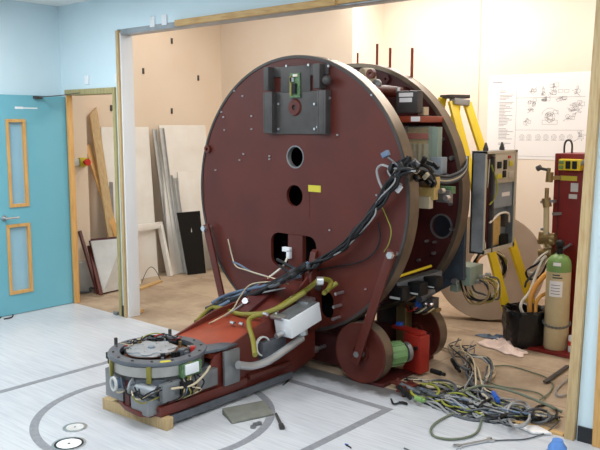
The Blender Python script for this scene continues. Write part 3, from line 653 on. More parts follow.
for px, py, y in ((318, 288, -.1), (293, 298, -.3), (284, 305, -.4), (276, 311, -.45), (266, 314, -.5), (233, 323, -.5), (242, 324, -.55)):
    c = onx(px, py, AR) if px > 250 else onz(px, py, .42)
    MB().cyl(c+V((-.02, 0, 0)), c+V((.012, 0, 0)), .012, 8).build('bolt', 'silver', ao)
c = onx(317, 287, AR+.03); MB().cyl(c, c+V((.02, 0, 0)), .025, 12).build('bolt', 'darkgrey', ao)
# base keel under the head
m = MB()
m.prism([(AL+.03, -1.34), (AL+.07, -1.40), (AL+.16, -1.435), (AR-.14, -1.44), (AR+.02, -1.41), (AR+.02, -.72), (AL+.03, -.72)], lambda a, b: V((a, b, .07)), (0, 0, .06)); m.build('keel', 'armred', ao, bevel=.006, fix=True)
m = MB(); m.prism([(1.77, -1.36), (1.80, -1.42), (1.95, -1.475), (2.10, -1.485), (2.16, -1.45), (2.16, -1.36)], lambda a, b: V((a, b, .072)), (0, 0, .03)); m.build('bow_plate', 'armred', ao, bevel=.004, fix=True)
MB().bx(AR+.02, AR+.035, -1.40, -.3, .02, .065).build('skid_rail', 'midgrey', ao, bevel=.003)

# ---------------- treatment head
HX, HY, HZ = 1.925, -1.205, .355
head = MB(); head.prism([(HX-.25, -1.30), (HX-.14, -1.43), (HX+.12, -1.455), (HX+.235, -1.36), (HX+.255, -.75), (HX-.25, -.75)], lambda a, b: V((a, b, .15)), (0, 0, .12))
hd = head.build('treatment_head', 'midgrey', gan, 'grey treatment head lying face up at the end of the arm', bevel=.006, fix=True)
m = MB(); m.lathe([(.225, .0), (.29, .0), (.295, -.008), (.295, -.02), (.287, -.028), (.225, -.028)], (HX, HY, HZ+.02), (0, 0, 1), 64, closed=True); m.build('top_ring', 'midgrey', hd, fix=True)
m = MB(); m.lathe([(.2, .0), (.278, .0), (.278, .062), (.2, .062)], (HX, HY, HZ-.07), (0, 0, 1), 64, closed=True); m.build('drum_band', 'bandsteel', hd, 'bright steel band under the ring', fix=True)
m = MB(); m.lathe([(.0, -.03), (.268, -.03), (.268, 0), (0, 0)], (HX, HY, HZ-.07), (0, 0, 1), 64); m.build('lower_ring', 'darkgrey', hd, fix=True)
m = MB(); m.lathe([(0, 0), (.19, 0), (.225, .004), (.225, .012), (0, .012)], (HX, HY, HZ-.02), (0, 0, 1), 48); m.build('inner_floor', 'copper', hd, 'brown inner face of the ring', fix=True)
m = MB()
m.lathe([(0, 0), (.15, 0), (.152, .006), (.15, .012), (0, .012)], (HX-.03, HY-.025, HZ+.008), (0, 0, 1), 40); m.build('cover_disc', 'silver', hd, 'bright scalloped metal disc', fix=True)
m = MB(); m.cyl((HX-.03, HY-.025, HZ-.02), (HX-.03, HY-.025, HZ+.01), .12, 24); m.build('disc_base', 'darkgrey', hd)
m = MB(); pts = [(HX-.03+(.135+.022*math.cos(7*2*PI*i/84))*math.cos(2*PI*i/84), HY-.025+(.135+.022*math.cos(7*2*PI*i/84))*math.sin(2*PI*i/84)) for i in range(84)]
m.prism(pts, lambda a, b: V((a, b, HZ+.02)), (0, 0, .006)); m.build('scalloped_plate', 'greysteel', hd, fix=True)
for i in range(6):
    t = 2*PI*i/6; MB().cyl((HX-.03+.09*math.cos(t), HY-.025+.09*math.sin(t), HZ+.026), (HX-.03+.09*math.cos(t), HY-.025+.09*math.sin(t), HZ+.032), .008, 8).build('screw', 'silver', hd)
MB().cyl((HX-.03, HY-.025, HZ+.026), (HX-.03, HY-.025, HZ+.036), .022, 16).build('centre_cap', 'bluegrey', hd)
rnd = random.Random(5)
cols = ['darkgrey', 'black', 'steelplate', 'brass', 'black', 'darkgrey', 'silver', 'midgrey', 'redwire', 'black']
for i in range(26):
    t = rnd.uniform(-.55, PI+.75); r = rnd.uniform(.155, .215); x, y = HX+r*math.cos(t), HY+r*math.sin(t); s = rnd.uniform(.008, .019); zt = HZ+rnd.uniform(.015, .04)
    q = Matrix.Translation((x, y, 0)) @ Matrix.Rotation(t, 4, 'Z'); mt = cols[i % len(cols)]
    if i % 3 == 0: MB().cyl((x, y, HZ-.01), (x, y, zt), s*.7, 10).build('terminal_post', mt, hd)
    else: MB().bx(-s, s, -s*1.3, s*1.3, HZ-.01, zt, q).build('small_block', mt, hd, bevel=.002)
for i in range(9):
    t = rnd.uniform(-.4, PI); pts = []
    for k in range(5): tt = t+k*.22; r = rnd.uniform(.16, .22); pts.append(V((HX+r*math.cos(tt), HY+r*math.sin(tt), HZ+rnd.uniform(.02, .06))))
    MB().tube(pts, .004, 6, 5).build('wire', ['redwire', 'blacksheath', 'beigesheath', 'blacksheath', 'midsheath', 'blacksheath', 'greensheath', 'blacksheath', 'blacksheath'][i], hd)
for i in range(14):
    t = 2*PI*i/14+.1; x, y = HX+.262*math.cos(t), HY+.262*math.sin(t); MB().cyl((x, y, HZ+.018), (x, y, HZ+.026), .008, 8).build('screw', 'darkgrey', hd)
def arcq(t0, t1, r, z0, z1, th, n=8):
    m = MB(); o_ = [(HX+r*math.cos(t0+(t1-t0)*i/n), HY+r*math.sin(t0+(t1-t0)*i/n)) for i in range(n+1)] + [(HX+(r-th)*math.cos(t1-(t1-t0)*i/n), HY+(r-th)*math.sin(t1-(t1-t0)*i/n)) for i in range(n+1)]
    return m.prism(o_, lambda a, b: V((a, b, z0)), (0, 0, z1-z0))
arcq(-.62, -.40, .285, HZ+.0195, HZ+.0215, .03).build('yellow_mark', 'labelyellow', hd, 'yellow strip on the ring', fix=True)
for px in (.0, -.85, -1.9, 2.9):
    t = px; x, y = HX+.288*math.cos(t), HY+.288*math.sin(t); q = Matrix.Translation((x, y, 0)) @ Matrix.Rotation(t, 4, 'Z')
    MB().bx(-.008, .008, -.014, .014, HZ-.10, HZ+.0, q).build('clamp_tab', 'hose' if px != 2.9 else 'darkgrey', hd, bevel=.002)
for t in (2.2, -2.75):
    x, y = HX+.29*math.cos(t), HY+.29*math.sin(t); MB().cyl((x, y, HZ-.01), (x, y, HZ+.06), .011, 10).build('post', 'darkgrey', hd); 
t = -2.6; x, y = HX+.30*math.cos(t), HY+.30*math.sin(t)
MB().bx(x-.03, x+.02, y-.02, y+.03, HZ-.06, HZ-.02).cyl((x-.01, y, HZ-.09), (x-.01, y, HZ-.04), .018, 10).build('latch', 'black', hd, bevel=.003)
# collar plate linking ring and arm
m = MB(); m.prism([(HX+.12, -.97), (HX+.24, -1.06), (HX+.275, -.90), (HX+.255, -.78), (HX+.18, -.84)], lambda a, b: V((a, b, HZ-.005)), (0, 0, .018)); m.build('link_plate', 'midgrey', hd, bevel=.004, fix=True)
# front boxes, motor, coil
q = [onz(108, 388, .15)]
MB().bx(1.745, 1.915, -1.46, -1.30, .11, .28).build('front_box', 'steelplate', hd, bevel=.004)
MB().bx(2.01, 2.17, -1.475, -1.30, .085, .175).build('front_box', 'steelplate', hd, bevel=.004)
MB().bx(1.915, 2.01, -1.40, -1.30, .15, .27).build('gap_shade_block', 'black', hd)  # black block painting the shade of the gap between the boxes
MB().bx(1.945, 1.985, -1.465, -1.40, .08, .25).build('upright_post', 'maroon', hd, 'maroon upright between the boxes')
c = V((1.895, -1.50, .225)); m = MB(); m.cyl(c, c+V((.02, .09, 0)), .032, 16); m.build('blue_motor', 'bluesheath', hd, bevel=.004)
m = MB(); m.lathe([(.03, 0), (.042, 0), (.042, .014), (.03, .014)], c+V((-.004, -.012, 0)), (.2, .9, 0), 20, closed=True); m.build('motor_ring', 'panelgrey', hd, fix=True)
c = V((2.0, -1.455, .225)); m = MB(); m.lathe([(0, 0), (.05, 0), (.055, .01), (.03, .02), (.036, .1), (.03, .16), (0, .16)], c, (.9, .35, -.1), 20); m.build('grey_motor', 'greysteel', hd, fix=True)
for i, (a, b, d) in enumerate(((-.10, .0, .0), (.0, .12, .02), (.05, .2, .0), (.1, .24, .04), (-.05, .1, .06), (.08, .22, -.02), (.12, .25, .03))):
    pts = [V((HX+a+.06, -1.485-.015*(i % 2), .21+d)), V((HX+(a*2+b)/3+.06, -1.50, .18+d*.5)), V((HX+(a+2*b)/3+.06, -1.47, .19+d)), V((HX+b+.03, -1.38+.02*i, .22+d))]
    MB().tube(pts, .005, 6, 6).build('wire', ['beigesheath', 'blacksheath', 'beigesheath', 'blacksheath', 'midsheath', 'hose', 'blacksheath'][i], hd)
# side assembly at the right of the head
MB().bx(2.175, 2.21, -1.40, -.98, .155, .26).build('side_plate', 'steelplate', hd, bevel=.003)
MB().bx(2.20, 2.22, -.93, -.80, .13, .345).build('side_plate', 'steelplate', hd, 'grey steel upright side plate', bevel=.003)
a = onx(183, 359, 2.21); MB().bx(2.17, 2.222, a.y-.02, a.y+.13, .27, .35).build('relay_block', 'pcb', hd, bevel=.003)
MB().bx(2.222, 2.235, a.y+.0, a.y+.10, .285, .345).build('white_relay', 'white', hd, bevel=.003)
c = onx(213, 380, 2.23)
for i in range(8):
    p0 = V((2.215, a.y+rnd.uniform(-.02, .1), .27)); MB().tube([p0, p0+V((.03, rnd.uniform(-.05, .05), -.05)), p0+V((.035, rnd.uniform(-.06, .06), -.09)), p0+V((.0, rnd.uniform(-.06, .02), -.12))], .005, 6, 5).build('wire', ['blacksheath', 'brass', 'blacksheath', 'beigesheath', 'hose', 'blacksheath', 'bluesheath', 'blacksheath'][i], hd)
MB().bx(2.21, 2.25, a.y-.03, a.y+.04, .17, .25).build('black_connector', 'black', hd, bevel=.004)
MB().bx(2.21, 2.24, a.y+.05, a.y+.09, .16, .22).build('brass_connector', 'brass', hd, bevel=.003)
MB().tube([V((2.22, -1.35, .23)), V((2.25, -1.22, .225)), V((2.245, -1.12, .26)), V((2.22, -1.05, .29))], .007, 6).build('wire', 'beigesheath', hd)
# white junction box and bent pipe on the arm's right side
jb = [onx(272, 319, 2.2), onx(300, 300, 2.2)]
bm_ = MB(); rot = Matrix.Translation((2.275, -.315, .455)) @ Matrix.Rotation(math.radians(12), 4, 'X')
bm_.bx(-.07, .07, -.155, .155, -.075, .055, rot); jbx = bm_.build('junction_box', 'white', gan, 'white painted junction box on the arm', bevel=.006)
MB().bx(-.062, .062, -.15, .15, .056, .06, rot).build('lid', 'steelplate', jbx)
MB().bx(-.085, .02, .09, .175, .05, .075, rot).build('clamp_bar', 'silver', jbx, bevel=.003)
MB().bx(-.085, .02, -.175, -.12, .05, .07, rot).build('clamp_bar', 'silver', jbx, bevel=.003)
p = rot @ V((.0, -.175, -.04)); MB().cyl(p+V((0, -.05, -.01)), p+V((0, .02, 0)), .018, 12).build('cable_gland', 'silver', jbx)
pp_ = [onx(238, 365, 2.27), onx(252, 366, 2.27), onx(268, 361, 2.29), onx(285, 350, 2.30), onx(302, 338, 2.30)]
m = MB(); m.tube(pp_, .025, 14); m.build('bent_pipe', 'pipesteel', gan, 'bright bent steel pipe')
m = MB(); c = onx(303, 335, 2.3); m.cyl(c-V((0, .0, .0)), c+V((-.01, .0, .06)), .034, 14); m.build('pipe_elbow', 'pipesteel', gan)
m = MB(); c = onx(262, 346, AR+.02); m.lathe([(.055, 0), (.065, 0), (.065, .015), (.055, .015)], c, (1, .0, .1), 24, closed=True); m.build('wire_ring', 'panelgrey', gan, fix=True)
MB().bx(AR, AR+.05, -.60, -.38, .22, .33).build('side_block', 'midgrey', gan, bevel=.005)
MB().bx(AR, AR+.03, -.70, -.30, .11, .14).build('flange_rail', 'maroon', gan, bevel=.003)
# hoses and cables lying along the arm
def az(pts): return [onz(px, py, z) for px, py, z in pts]
def ac(name, pts, r, mt, label=None): return MB().tube(az(pts), r, 10).build(name, mt, gan, label)
ac('hose', [(337, 283, .66), (330, 288, .63), (324, 293, .62)], .016, 'hose')
ac('hose', [(317, 281, .72), (324, 279, .72), (331, 282, .69), (328, 290, .65)], .016, 'hose')
ac('hose', [(318, 281, .71), (306, 290, .62), (290, 300, .55), (272, 311, .50), (258, 314, .47), (240, 314, .44), (228, 311, .42), (212, 308, .40), (196, 322, .36)], .017, 'hose', 'olive hose lying along the arm')
ac('hose', [(305, 292, .63), (285, 305, .55), (265, 313, .50), (251, 318, .47), (249, 326, .44), (253, 340, .40), (255, 355, .36)], .016, 'hose')
m = MB(); c = onz(320, 281, .73); m.lathe([(.012, -.02), (.028, -.02), (.028, .02), (.012, .02)], c, (.7, .7, 0), 14, closed=True); m.build('hose_clamp', 'silver', gan, fix=True)
for i in range(6):
    j = lambda s: rnd.uniform(-s, s)
    ac('cable', [(305+j(4), 266+j(3), .80), (292+j(4), 274+j(3), .74), (278, 281+j(4), .64), (260, 288+j(4), .55), (240, 294+j(4), .48), (222, 302+j(4), .42), (206, 312+j(5), .37)], (.02, .013, .018, .012, .015, .01)[i], ['blacksheath', 'bluesheath', 'blacksheath', 'midsheath', 'blacksheath', 'bluesheath'][i])
ac('cable', [(288, 284, .64), (268, 282, .6), (250, 285, .55), (240, 297, .5), (232, 310, .45), (216, 320, .42), (208, 324, .38)], .005, 'beigesheath')
ac('cable', [(300, 276, .72), (270, 285, .6), (240, 291, .5), (222, 297, .47), (212, 303, .44)], .011, 'bluesheath')
ac('cable', [(285, 288, .62), (255, 295, .52), (240, 306, .47), (225, 316, .42)], .006, 'greysheath')
m = MB(); c = onz(247, 303, .47); m.ball(c, .04, 12, (1, 1, .8)); m.cyl(c, c+V((.03, -.05, .03)), .022, 12); m.build('valve', 'silver', gan, 'bright metal valve fitting on the arm')
m = MB(); m.ball(c+V((.05, .03, -.01)), .035, 10); m.build('valve_body', 'darkgrey', gan)

# ------------------------------------------------------------------ the roller base
rb = thing('roller_base', 'low dark red floor stand whose rollers carry the drum', 'machine base', (GX, .35, 0))
WXR, WXL, WZ, WR = GX+.617, GX-.617, .205, .205
m = MB(); m.bx(GX-.52, GX+.45, .10, .16, .02, .235); m.build('cross_beam', 'darkmaroon', rb, bevel=.005)
c = ony(325, 346, .1); MB().cyl((c.x, .0, c.z), (c.x, .11, c.z), .014, 10).cyl((c.x, -.02, c.z), (c.x, .01, c.z), .026, 6).build('stud', 'silver', rb)
m = MB(); m.bx(GX-.52, GX+.75, .64, .70, .02, .22); m.build('cross_beam', 'darkmaroon', rb, bevel=.005)
for x in (GX-.5, GX+.38): MB().bx(x, x+.08, .16, .64, .02, .12).build('side_beam', 'darkmaroon', rb, bevel=.004)
def wheel(x, y0, y1):
    m = MB(); m.lathe([(0, .012), (.05, .012), (.055, 0), (.062, 0), (.065, .02), (.15, .02), (.185, .0), (WR, 0), (WR, y1-y0), (0, y1-y0)], (x, y0, WZ), (0, 1, 0), 64)
    o = m.build('roller', 'maroon', rb, fix=True)
    m = MB(); m.lathe([(WR-.004, .008), (WR+.002, .008), (WR+.002, y1-y0-.004), (WR-.004, y1-y0-.004)], (x, y0, WZ), (0, 1, 0), 64, closed=True); m.build('tread', 'rim', o, 'worn steel running face', fix=True)
    MB().cyl((x, y0-.03, WZ), (x, y1+.06, WZ), .03, 16).cyl((x, y0-.045, WZ), (x, y0-.03, WZ), .022, 6).build('axle', 'steelplate', o)
for x in (WXR, WXL): wheel(x, -.035, .06); wheel(x, RY0-.03, RY1-.03)
for sx, x0, z0 in ((1, 2.845, .935), (-1, 1.106, .95)):
    xw = WXR if sx > 0 else WXL
    m = MB(); a = V((xw, -.065, WZ-.02)); b = V((x0, -.065, z0)); m.slab(a-(b-a).normalized()*.05, b, .018, .062, (0, 1, 0) if False else (b-a).cross(V((0, 1, 0)))); m.build('tie_bar', 'maroon', rb, bevel=.003, fix=True)
    MB().cyl((x0, -.085, z0-.03), (x0, -.01, z0-.03), .014, 10).cyl((x0, -.10, z0-.03), (x0, -.075, z0-.03), .024, 6).build('bar_bolt', 'silver', rb)
# drive motor and red gear case
mo = MB(); mo.lathe([(0, 0), (.045, 0), (.062, .02), (.075, .05), (.08, .09), (.08, .17), (.06, .19), (0, .19)], (2.67, .075, .175), (.35, 1, -.0), 24); mo = mo.build('drive_motor', 'green', rb, 'pale green drive motor', fix=True)
for i in range(12):
    t = 2*PI*i/12; d = V((.35, 1, 0)).normalized(); u, w_ = frame_of(d); c = V((2.67, .075, .175))+(u*math.cos(t)+w_*math.sin(t))*.078
    MB().slab(c+d*.05, c+d*.17, .008, .014, u*math.cos(t)+w_*math.sin(t)).build('cooling_fin', 'green', mo)
MB().lathe([(0, 0), (.07, 0), (.07, .03), (0, .03)], (2.735, .26, .175), (.35, 1, 0), 20).build('motor_flange', 'steelplate', mo)
gq = Matrix.Translation((2.765, .33, 0)) @ Matrix.Rotation(math.radians(-8), 4, 'Z')
MB().bx(-.09, .065, 0, .10, .02, .285, gq).build('gear_case', 'redbox', rb, 'bright red gear case', bevel=.01)
MB().bx(-.22, .05, .02, .08, .285, .31, gq).build('gear_bracket', 'redbox', rb, bevel=.006)
c = gq @ V((-.17, .05, .345)); MB().bx(c.x-.02, c.x+.02, c.y-.02, c.y+.02, .31, .335).build('blue_terminal', 'bluewire', rb, bevel=.004)
MB().cyl(gq @ V((.03, -.02, .20)), gq @ V((.03, 0, .20)), .014, 8).build('bolt', 'black', rb)
MB().bx(2.50, 2.76, -.02, .34, .0, .022).build('base_plate', 'darkmaroon', rb, bevel=.003)
for px, py in ((398, 381), (404, 389), (411, 383)):
    c = onz(px, py, .05); MB().cyl((c.x, c.y, 0), (c.x, c.y, .07), .014, 10).bx(c.x-.04, c.x+.04, c.y-.03, c.y+.03, .03, .045).build('levelling_foot', 'maroon', rb, bevel=.002)
# rear roller bracket with sensor head
c = V((2.62, .62, 0)); MB().bx(2.47, 2.55, .56, .65, .0, .40).build('roller_bracket', 'brass', rb, 'dull gold roller bracket', bevel=.004)
MB().bx(2.50, 2.80, .57, .64, .40, .425).build('sensor_arm', 'brass', rb, bevel=.003)
sn = MB().bx(2.68, 2.78, .55, .64, .425, .50).build('sensor_block', 'darkgrey', rb, bevel=.006)
MB().cyl((2.70, .50, .50), (2.72, .64, .54), .032, 14).build('sensor_barrel', 'midgrey', sn)
MB().bx(2.655, 2.69, .52, .55, .43, .475).build('blue_connector', 'bluewire', sn, bevel=.004)
for i in range(2): MB().cyl((2.73+.04*i, .53, .455), (2.73+.04*i, .56, .465), .013, 10).build('chrome_stud', 'silver', sn)
for i in range(5):
    p0 = V((2.68+.03*i, .54, .44)); MB().tube([p0, p0+V((-.03, -.04, -.03)), p0+V((-.08, -.02, -.05)), p0+V((-.12, .02, -.02))], .006, 6).build('wire', ['redwire', 'blacksheath', 'beigesheath', 'blacksheath', 'brass'][i], sn)

# rear support frame behind the rear rim
rs = thing('rear_support', 'dark blue grey steel support standing behind the rear rim of the drum', 'machine support', (2.45, .9, 0))
MB().bx(2.55, 2.86, .83, .87, .60, 1.5).build('support_plate', 'darkblue', rs, bevel=.004)
MB().prism([(2.1, .0), (2.3, .0), (2.42, .34), (2.86, .62), (2.55, .9), (2.1, .9)], lambda a, b: V((a, .84, b)), (0, .05, 0)).build('foot_plate', 'darkblue', rs, bevel=.004, fix=True)
MB().bx(2.0, 2.3, .85, 1.2, 0, .05).build('sole_plate', 'darkblue', rs, bevel=.004)
c = ony(455, 281, .82); MB().cyl((c.x, .80, c.z), (c.x, .84, c.z), .022, 12).build('bolt', 'silver', rs)
g0 = onx(461, 272, 2.7)
MB().bx(2.72, 2.88, .90, 1.10, .55, .69).build('terminal_box', 'sage', rs, 'sage grey terminal box under the cabinet', bevel=.005)
MB().bx(2.74, 2.80, .86, .92, .5, .72).build('mounting_plate', 'sage', rs, bevel=.003)
for i in range(4): MB().cyl((2.90, .96+.05*i, .58+.03*(i % 2)), (2.935, .96+.05*i, .58+.03*(i % 2)), .016, 10).build('gland', 'silver', rs)
rnd = random.Random(8)
for i in range(7):
    p0 = V((2.93, .95+.05*(i % 4), .6)); j = lambda s: rnd.uniform(-s, s)
    MB().tube([p0, p0+V((.06, .04+j(.04), -.05+j(.03))), p0+V((.07, .03+j(.05), -.14+j(.03))), p0+V((-.02, -.02+j(.05), -.16+j(.03))), p0+V((-.1, -.05, -.1)), p0+V((-.14, -.06, .08))], .008, 6).build('wire', ['brass', 'blacksheath', 'hose', 'midsheath', 'blacksheath', 'brass', 'beigesheath'][i], rs)

# ------------------------------------------------------------------ open electrical cabinet beside the drum
CX0, CX1, CY0, CY1, CZ0, CZ1 = 2.835, 2.94, .96, 1.47, .785, 1.53
cab = thing('electrical_cabinet', 'open grey electrical cabinet with a meter panel, fixed behind the drum at right', 'cabinet', ((CX0+CX1)/2, (CY0+CY1)/2, CZ0))
t = .012
MB().bx(CX0, CX0+t, CY0, CY1, CZ0, CZ1).bx(CX0, CX1, CY0, CY0+t, CZ0, CZ1).bx(CX0, CX1, CY1-t, CY1, CZ0, CZ1).bx(CX0, CX1, CY0, CY1, CZ0, CZ0+t).bx(CX0, CX1, CY0, CY1, CZ1-t, CZ1).build('body', 'dirtyblue', cab)
m = MB()
for a, b, e, f_ in ((CY0, CY0+.016, CZ0, CZ1), (CY1-.03, CY1, CZ0, CZ1), (CY0, CY1, CZ0, CZ0+.03), (CY0, CY1, CZ1-.02, CZ1)): m.bx(CX1, CX1+.008, a, b, e, f_)
m.build('front_frame', 'instrument', cab)
ip = MB().bx(CX1-.03, CX1+.004, CY0+.15, CY1-.03, CZ1-.24, CZ1-.02).build('instrument_panel', 'instrument', cab, 'beige instrument panel', bevel=.003)
for y0, z0, w_, h_, mt in ((.03, .06, .06, .05, 'black'), (.13, .05, .05, .07, 'black'), (.22, .06, .06, .04, 'labelyellow'), (.12, .13, .05, .05, 'black'), (.03, .15, .07, .035, 'labelyellow'), (.22, .14, .07, .05, 'instrument'), (.20, .02, .04, .02, 'redwire')):
    y0 = CY0+.15+y0; z1 = CZ1-.02-z0; MB().bx(CX1+.004, CX1+.012, y0, y0+w_, z1-h_, z1).build('switch' if mt == 'black' else 'dial_label', mt, ip, bevel=.002)
MB().bx(CX1-.02, CX1-.01, CY0+.16, CY1-.03, CZ0+.32, CZ1-.24).build('inner_door', 'bluegrey', cab, 'blue grey inner plate')
MB().bx(CX1-.009, CX1-.007, CY0+.3, CY0+.43, CZ0+.40, CZ0+.43).build('white_label', 'paper', cab)
MB().bx(CX0+.03, CX0+.04, CY0+.13, CY1-t, CZ0+t, CZ0+.33).build('lightening_plate', 'bluegrey', cab)  # pale plate added so the cabinet's lower inside looks lighter
MB().bx(CX0+t, CX1-.02, CY0+.085, CY0+.125, CZ0+.02, CZ1-.03).build('terminal_rail', 'darkmaroon', cab)
MB().bx(CX1-.03, CX1+.01, CY0+.12, CY0+.14, CZ0, CZ1-.04).build('hinge_bar', 'darkgrey', cab)
MB().bx(CX1-.09, CX1-.04, CY0+.22, CY0+.36, CZ0+.03, CZ0+.25).build('relay_bank', 'pcbyellow', cab, bevel=.003)
MB().bx(CX1-.08, CX1-.02, CY0+.34, CY0+.46, CZ0+.02, CZ0+.1).build('black_module', 'black', cab, bevel=.004)
MB().bx(CX1-.07, CX1-.02, CY0+.39, CY0+.44, CZ0+.16, CZ0+.26).build('contactor', 'darkgrey', cab, bevel=.004)
rnd = random.Random(21)
for i in range(9):
    y0 = CY0+.05+.012*i; z0 = CZ0+.03; z1 = CZ1-.06-.05*(i % 3); x = CX1-.02-.008*(i % 3)
    MB().tube([V((x, y0, z0)), V((x-.02, y0+rnd.uniform(-.02, .02), z0+.25)), V((x, y0+rnd.uniform(-.02, .03), z0+.5)), V((x, y0+.02, z1))], .005, 6, 5).build('wire', ['greensheath', 'redwire', 'blacksheath', 'whitesheath', 'redwire', 'greensheath', 'blacksheath', 'beigesheath', 'redwire'][i], cab)
MB().tube([V((CX1, CY0+.10, CZ1-.1)), V((CX1+.015, CY0+.17, CZ1-.25)), V((CX1+.01, CY0+.15, CZ1-.34)), V((CX1, CY0+.09, CZ1-.39))], .006, 6).build('wire', 'greensheath', cab, 'green and yellow wire')
MB().tube([V((CX1, CY0+.1, CZ0+.22)), V((CX1+.02, CY0+.22, CZ0+.28)), V((CX1+.02, CY0+.36, CZ0+.27)), V((CX1, CY0+.42, CZ0+.2))], .008, 6).build('wire', 'whitesheath', cab, 'white wire loop')
for y0 in (CY0+.10, CY0+.36): m = MB(); m.cyl((CX1-.05, y0, CZ1), (CX1-.05, y0, CZ1+.02), .02, 10).cyl((CX1-.05, y0, CZ1+.02), (CX1-.05, y0, CZ1+.06), .018, 10, .006); m.build('lifting_eye', 'darkgrey', cab)

# ------------------------------------------------------------------ yellow step ladder
LT = (2.30, 1.68)    # middle of the top, over x, y
f1, f2 = V((2.93, 1.58, 0)), V((3.045, 1.84, 0))
t1, t2 = ony(452, 101, 1.63), ony(467, 103, 1.77)
lad = thing('step_ladder', 'yellow folding step ladder standing behind the open cabinet', 'ladder', ((f1.x+t1.x)/2-.3, 1.7, 0))
for a, b in ((t1, f1), (t2, f2)): MB().slab(b, a, .075, .03, (.91, -.4, .2)).build('rail', 'yellow', lad, bevel=.004)
mid = (t1+t2)/2
b1, b2 = V((1.72, 1.70, 0)), V((1.80, 2.0, 0))
for a, b in ((t1+V((-.10, .02, .03)), b1), (t2+V((-.10, .02, .03)), b2)): MB().slab(b, a, .07, .03, (.91, -.4, -.2)).build('rear_rail', 'yellow', lad, bevel=.004)
tp = MB(); u = (t2-t1); u.z = 0; u.normalize(); n_ = V((u.y, -u.x, 0)); c = mid+V((-.05, .01, .03))
q = [c+u*s1*.10+n_*s2*.075 for s1, s2 in ((-1, -1), (1, -1), (1, 1), (-1, 1))]
tp.prism([(p.x, p.y) for p in q], lambda a, b: V((a, b, c.z)), (0, 0, .03)); tp.build('top_platform', 'darkgrey', lad, 'dark top platform', bevel=.004, fix=True)
MB().slab(t1, t2, .08, .05).build('top_bracket', 'greysteel', lad, bevel=.004)
for k in (.2, .34, .48, .62, .76, .9):
    a, b = (t1+V((-.10, .02, .03))).lerp(b1, k), (t2+V((-.10, .02, .03))).lerp(b2, k); MB().slab(a, b, .06, .025).build('tread', 'greysteel', lad, bevel=.003)

# ------------------------------------------------------------------ big tan ring-shaped reel leaning behind
rc = V((2.425, 2.10, .475)); nd = V((.46, -.86, .14)).normalized()
rl = thing('ring_reel', 'large tan ring-shaped flange standing on edge behind the ladder', 'reel', (rc.x, rc.y, 0))
m = MB(); m.lathe([(.165, -.07), (.47, -.07), (.475, -.065), (.475, .065), (.47, .07), (.165, .07)], rc, nd, 72, closed=True); m.build('flange', 'tan', rl, fix=True)
rnd = random.Random(9); uu, ww = frame_of(nd)
for i in range(8):
    r = rnd.uniform(.10, .155); a0 = rnd.uniform(0, 6.28); off = rnd.uniform(.01, .09)
    pts = [rc+nd*(off+rnd.uniform(-.02, .02))+(uu*math.cos(a0+k*.55)+ww*math.sin(a0+k*.55))*(r+rnd.uniform(-.015, .012)) for k in range(9)]
    MB().tube(pts, .009, 6, 5).build('coiled_cable', ['brass', 'blacksheath', 'hose', 'beigesheath', 'blacksheath', 'orangehose', 'whitesheath', 'blacksheath'][i], rl)

# ------------------------------------------------------------------ red column cabinet, control box, regulator
co = thing('column_cabinet', 'tall dark red steel column standing behind the gas cylinder', 'column', (3.36, 1.9, 0))
KX0, KX1, KY0, KY1, KZ = 3.125, 3.58, 1.75, 2.08, 1.50
MB().bx(KX0, KX1, KY0, KY1, 0, KZ).build('body', 'column', co, bevel=.008)
m = MB(); m.bx(KX0+.04, KX0+.05, KY0-.004, KY0, .02, KZ-.02); m.build('edge_fold', 'darkmaroon', co)
c = ony(568, 152, 1.9); m = MB(); m.tube([V((c.x-.03, 1.9, KZ-.01)), V((c.x-.03, 1.9, KZ+.06)), V((c.x-.015, 1.9, KZ+.095)), V((c.x+.015, 1.9, KZ+.095)), V((c.x+.03, 1.9, KZ+.06)), V((c.x+.03, 1.9, KZ-.01))], .008, 8); m.build('lifting_hook', 'darkgrey', co)
a = ony(560, 175.5, KY0); b = ony(577, 181, KY0); MB().bx(a.x, b.x, KY0-.003, KY0, b.z, a.z).build('dark_label', 'labelyellow', co, 'yellow warning label')
a = ony(571, 183, KY0); b = ony(578, 192, KY0); MB().bx(a.x, b.x, KY0-.003, KY0, b.z, a.z).build('rating_plate', 'panelgrey', co)
a = ony(569, 194, KY0); b = ony(577, 199, KY0); MB().bx(a.x, b.x, KY0-.003, KY0, b.z, a.z).build('rating_plate', 'panelgrey', co)
a = ony(558.5, 159, KY0-.07); b = ony(580, 171, KY0-.07)
kb = thing('pendant_box', 'yellow control box with green and black buttons on the red column', 'control box', ((a.x+b.x)/2, KY0-.04, b.z))
MB().bx(a.x, b.x, KY0-.07, KY0, b.z, a.z).build('housing', 'yellow', kb, bevel=.008)
W = b.x-a.x; H_ = a.z-b.z
for u0, v0, w_, h_, mt in ((.05, .12, .2, .32, 'cylgreen'), (.05, .56, .2, .32, 'cylgreen'), (.36, .15, .2, .7, 'black'), (.66, .15, .2, .7, 'black')):
    MB().bx(a.x+u0*W, a.x+(u0+w_)*W, KY0-.085, KY0-.07, b.z+v0*H_, b.z+(v0+h_)*H_).build('button', mt, kb, bevel=.004)
m = MB(); m.tube([V((b.x-.005, KY0-.05, b.z+.05)), V((b.x+.05, KY0-.06, b.z+.08)), V((b.x+.07, KY0-.06, b.z-.05)), V((b.x+.06, KY0-.06, b.z-.3)), V((b.x+.04, KY0-.05, .5))], .013, 8); m.build('lead', 'greysheath', kb)
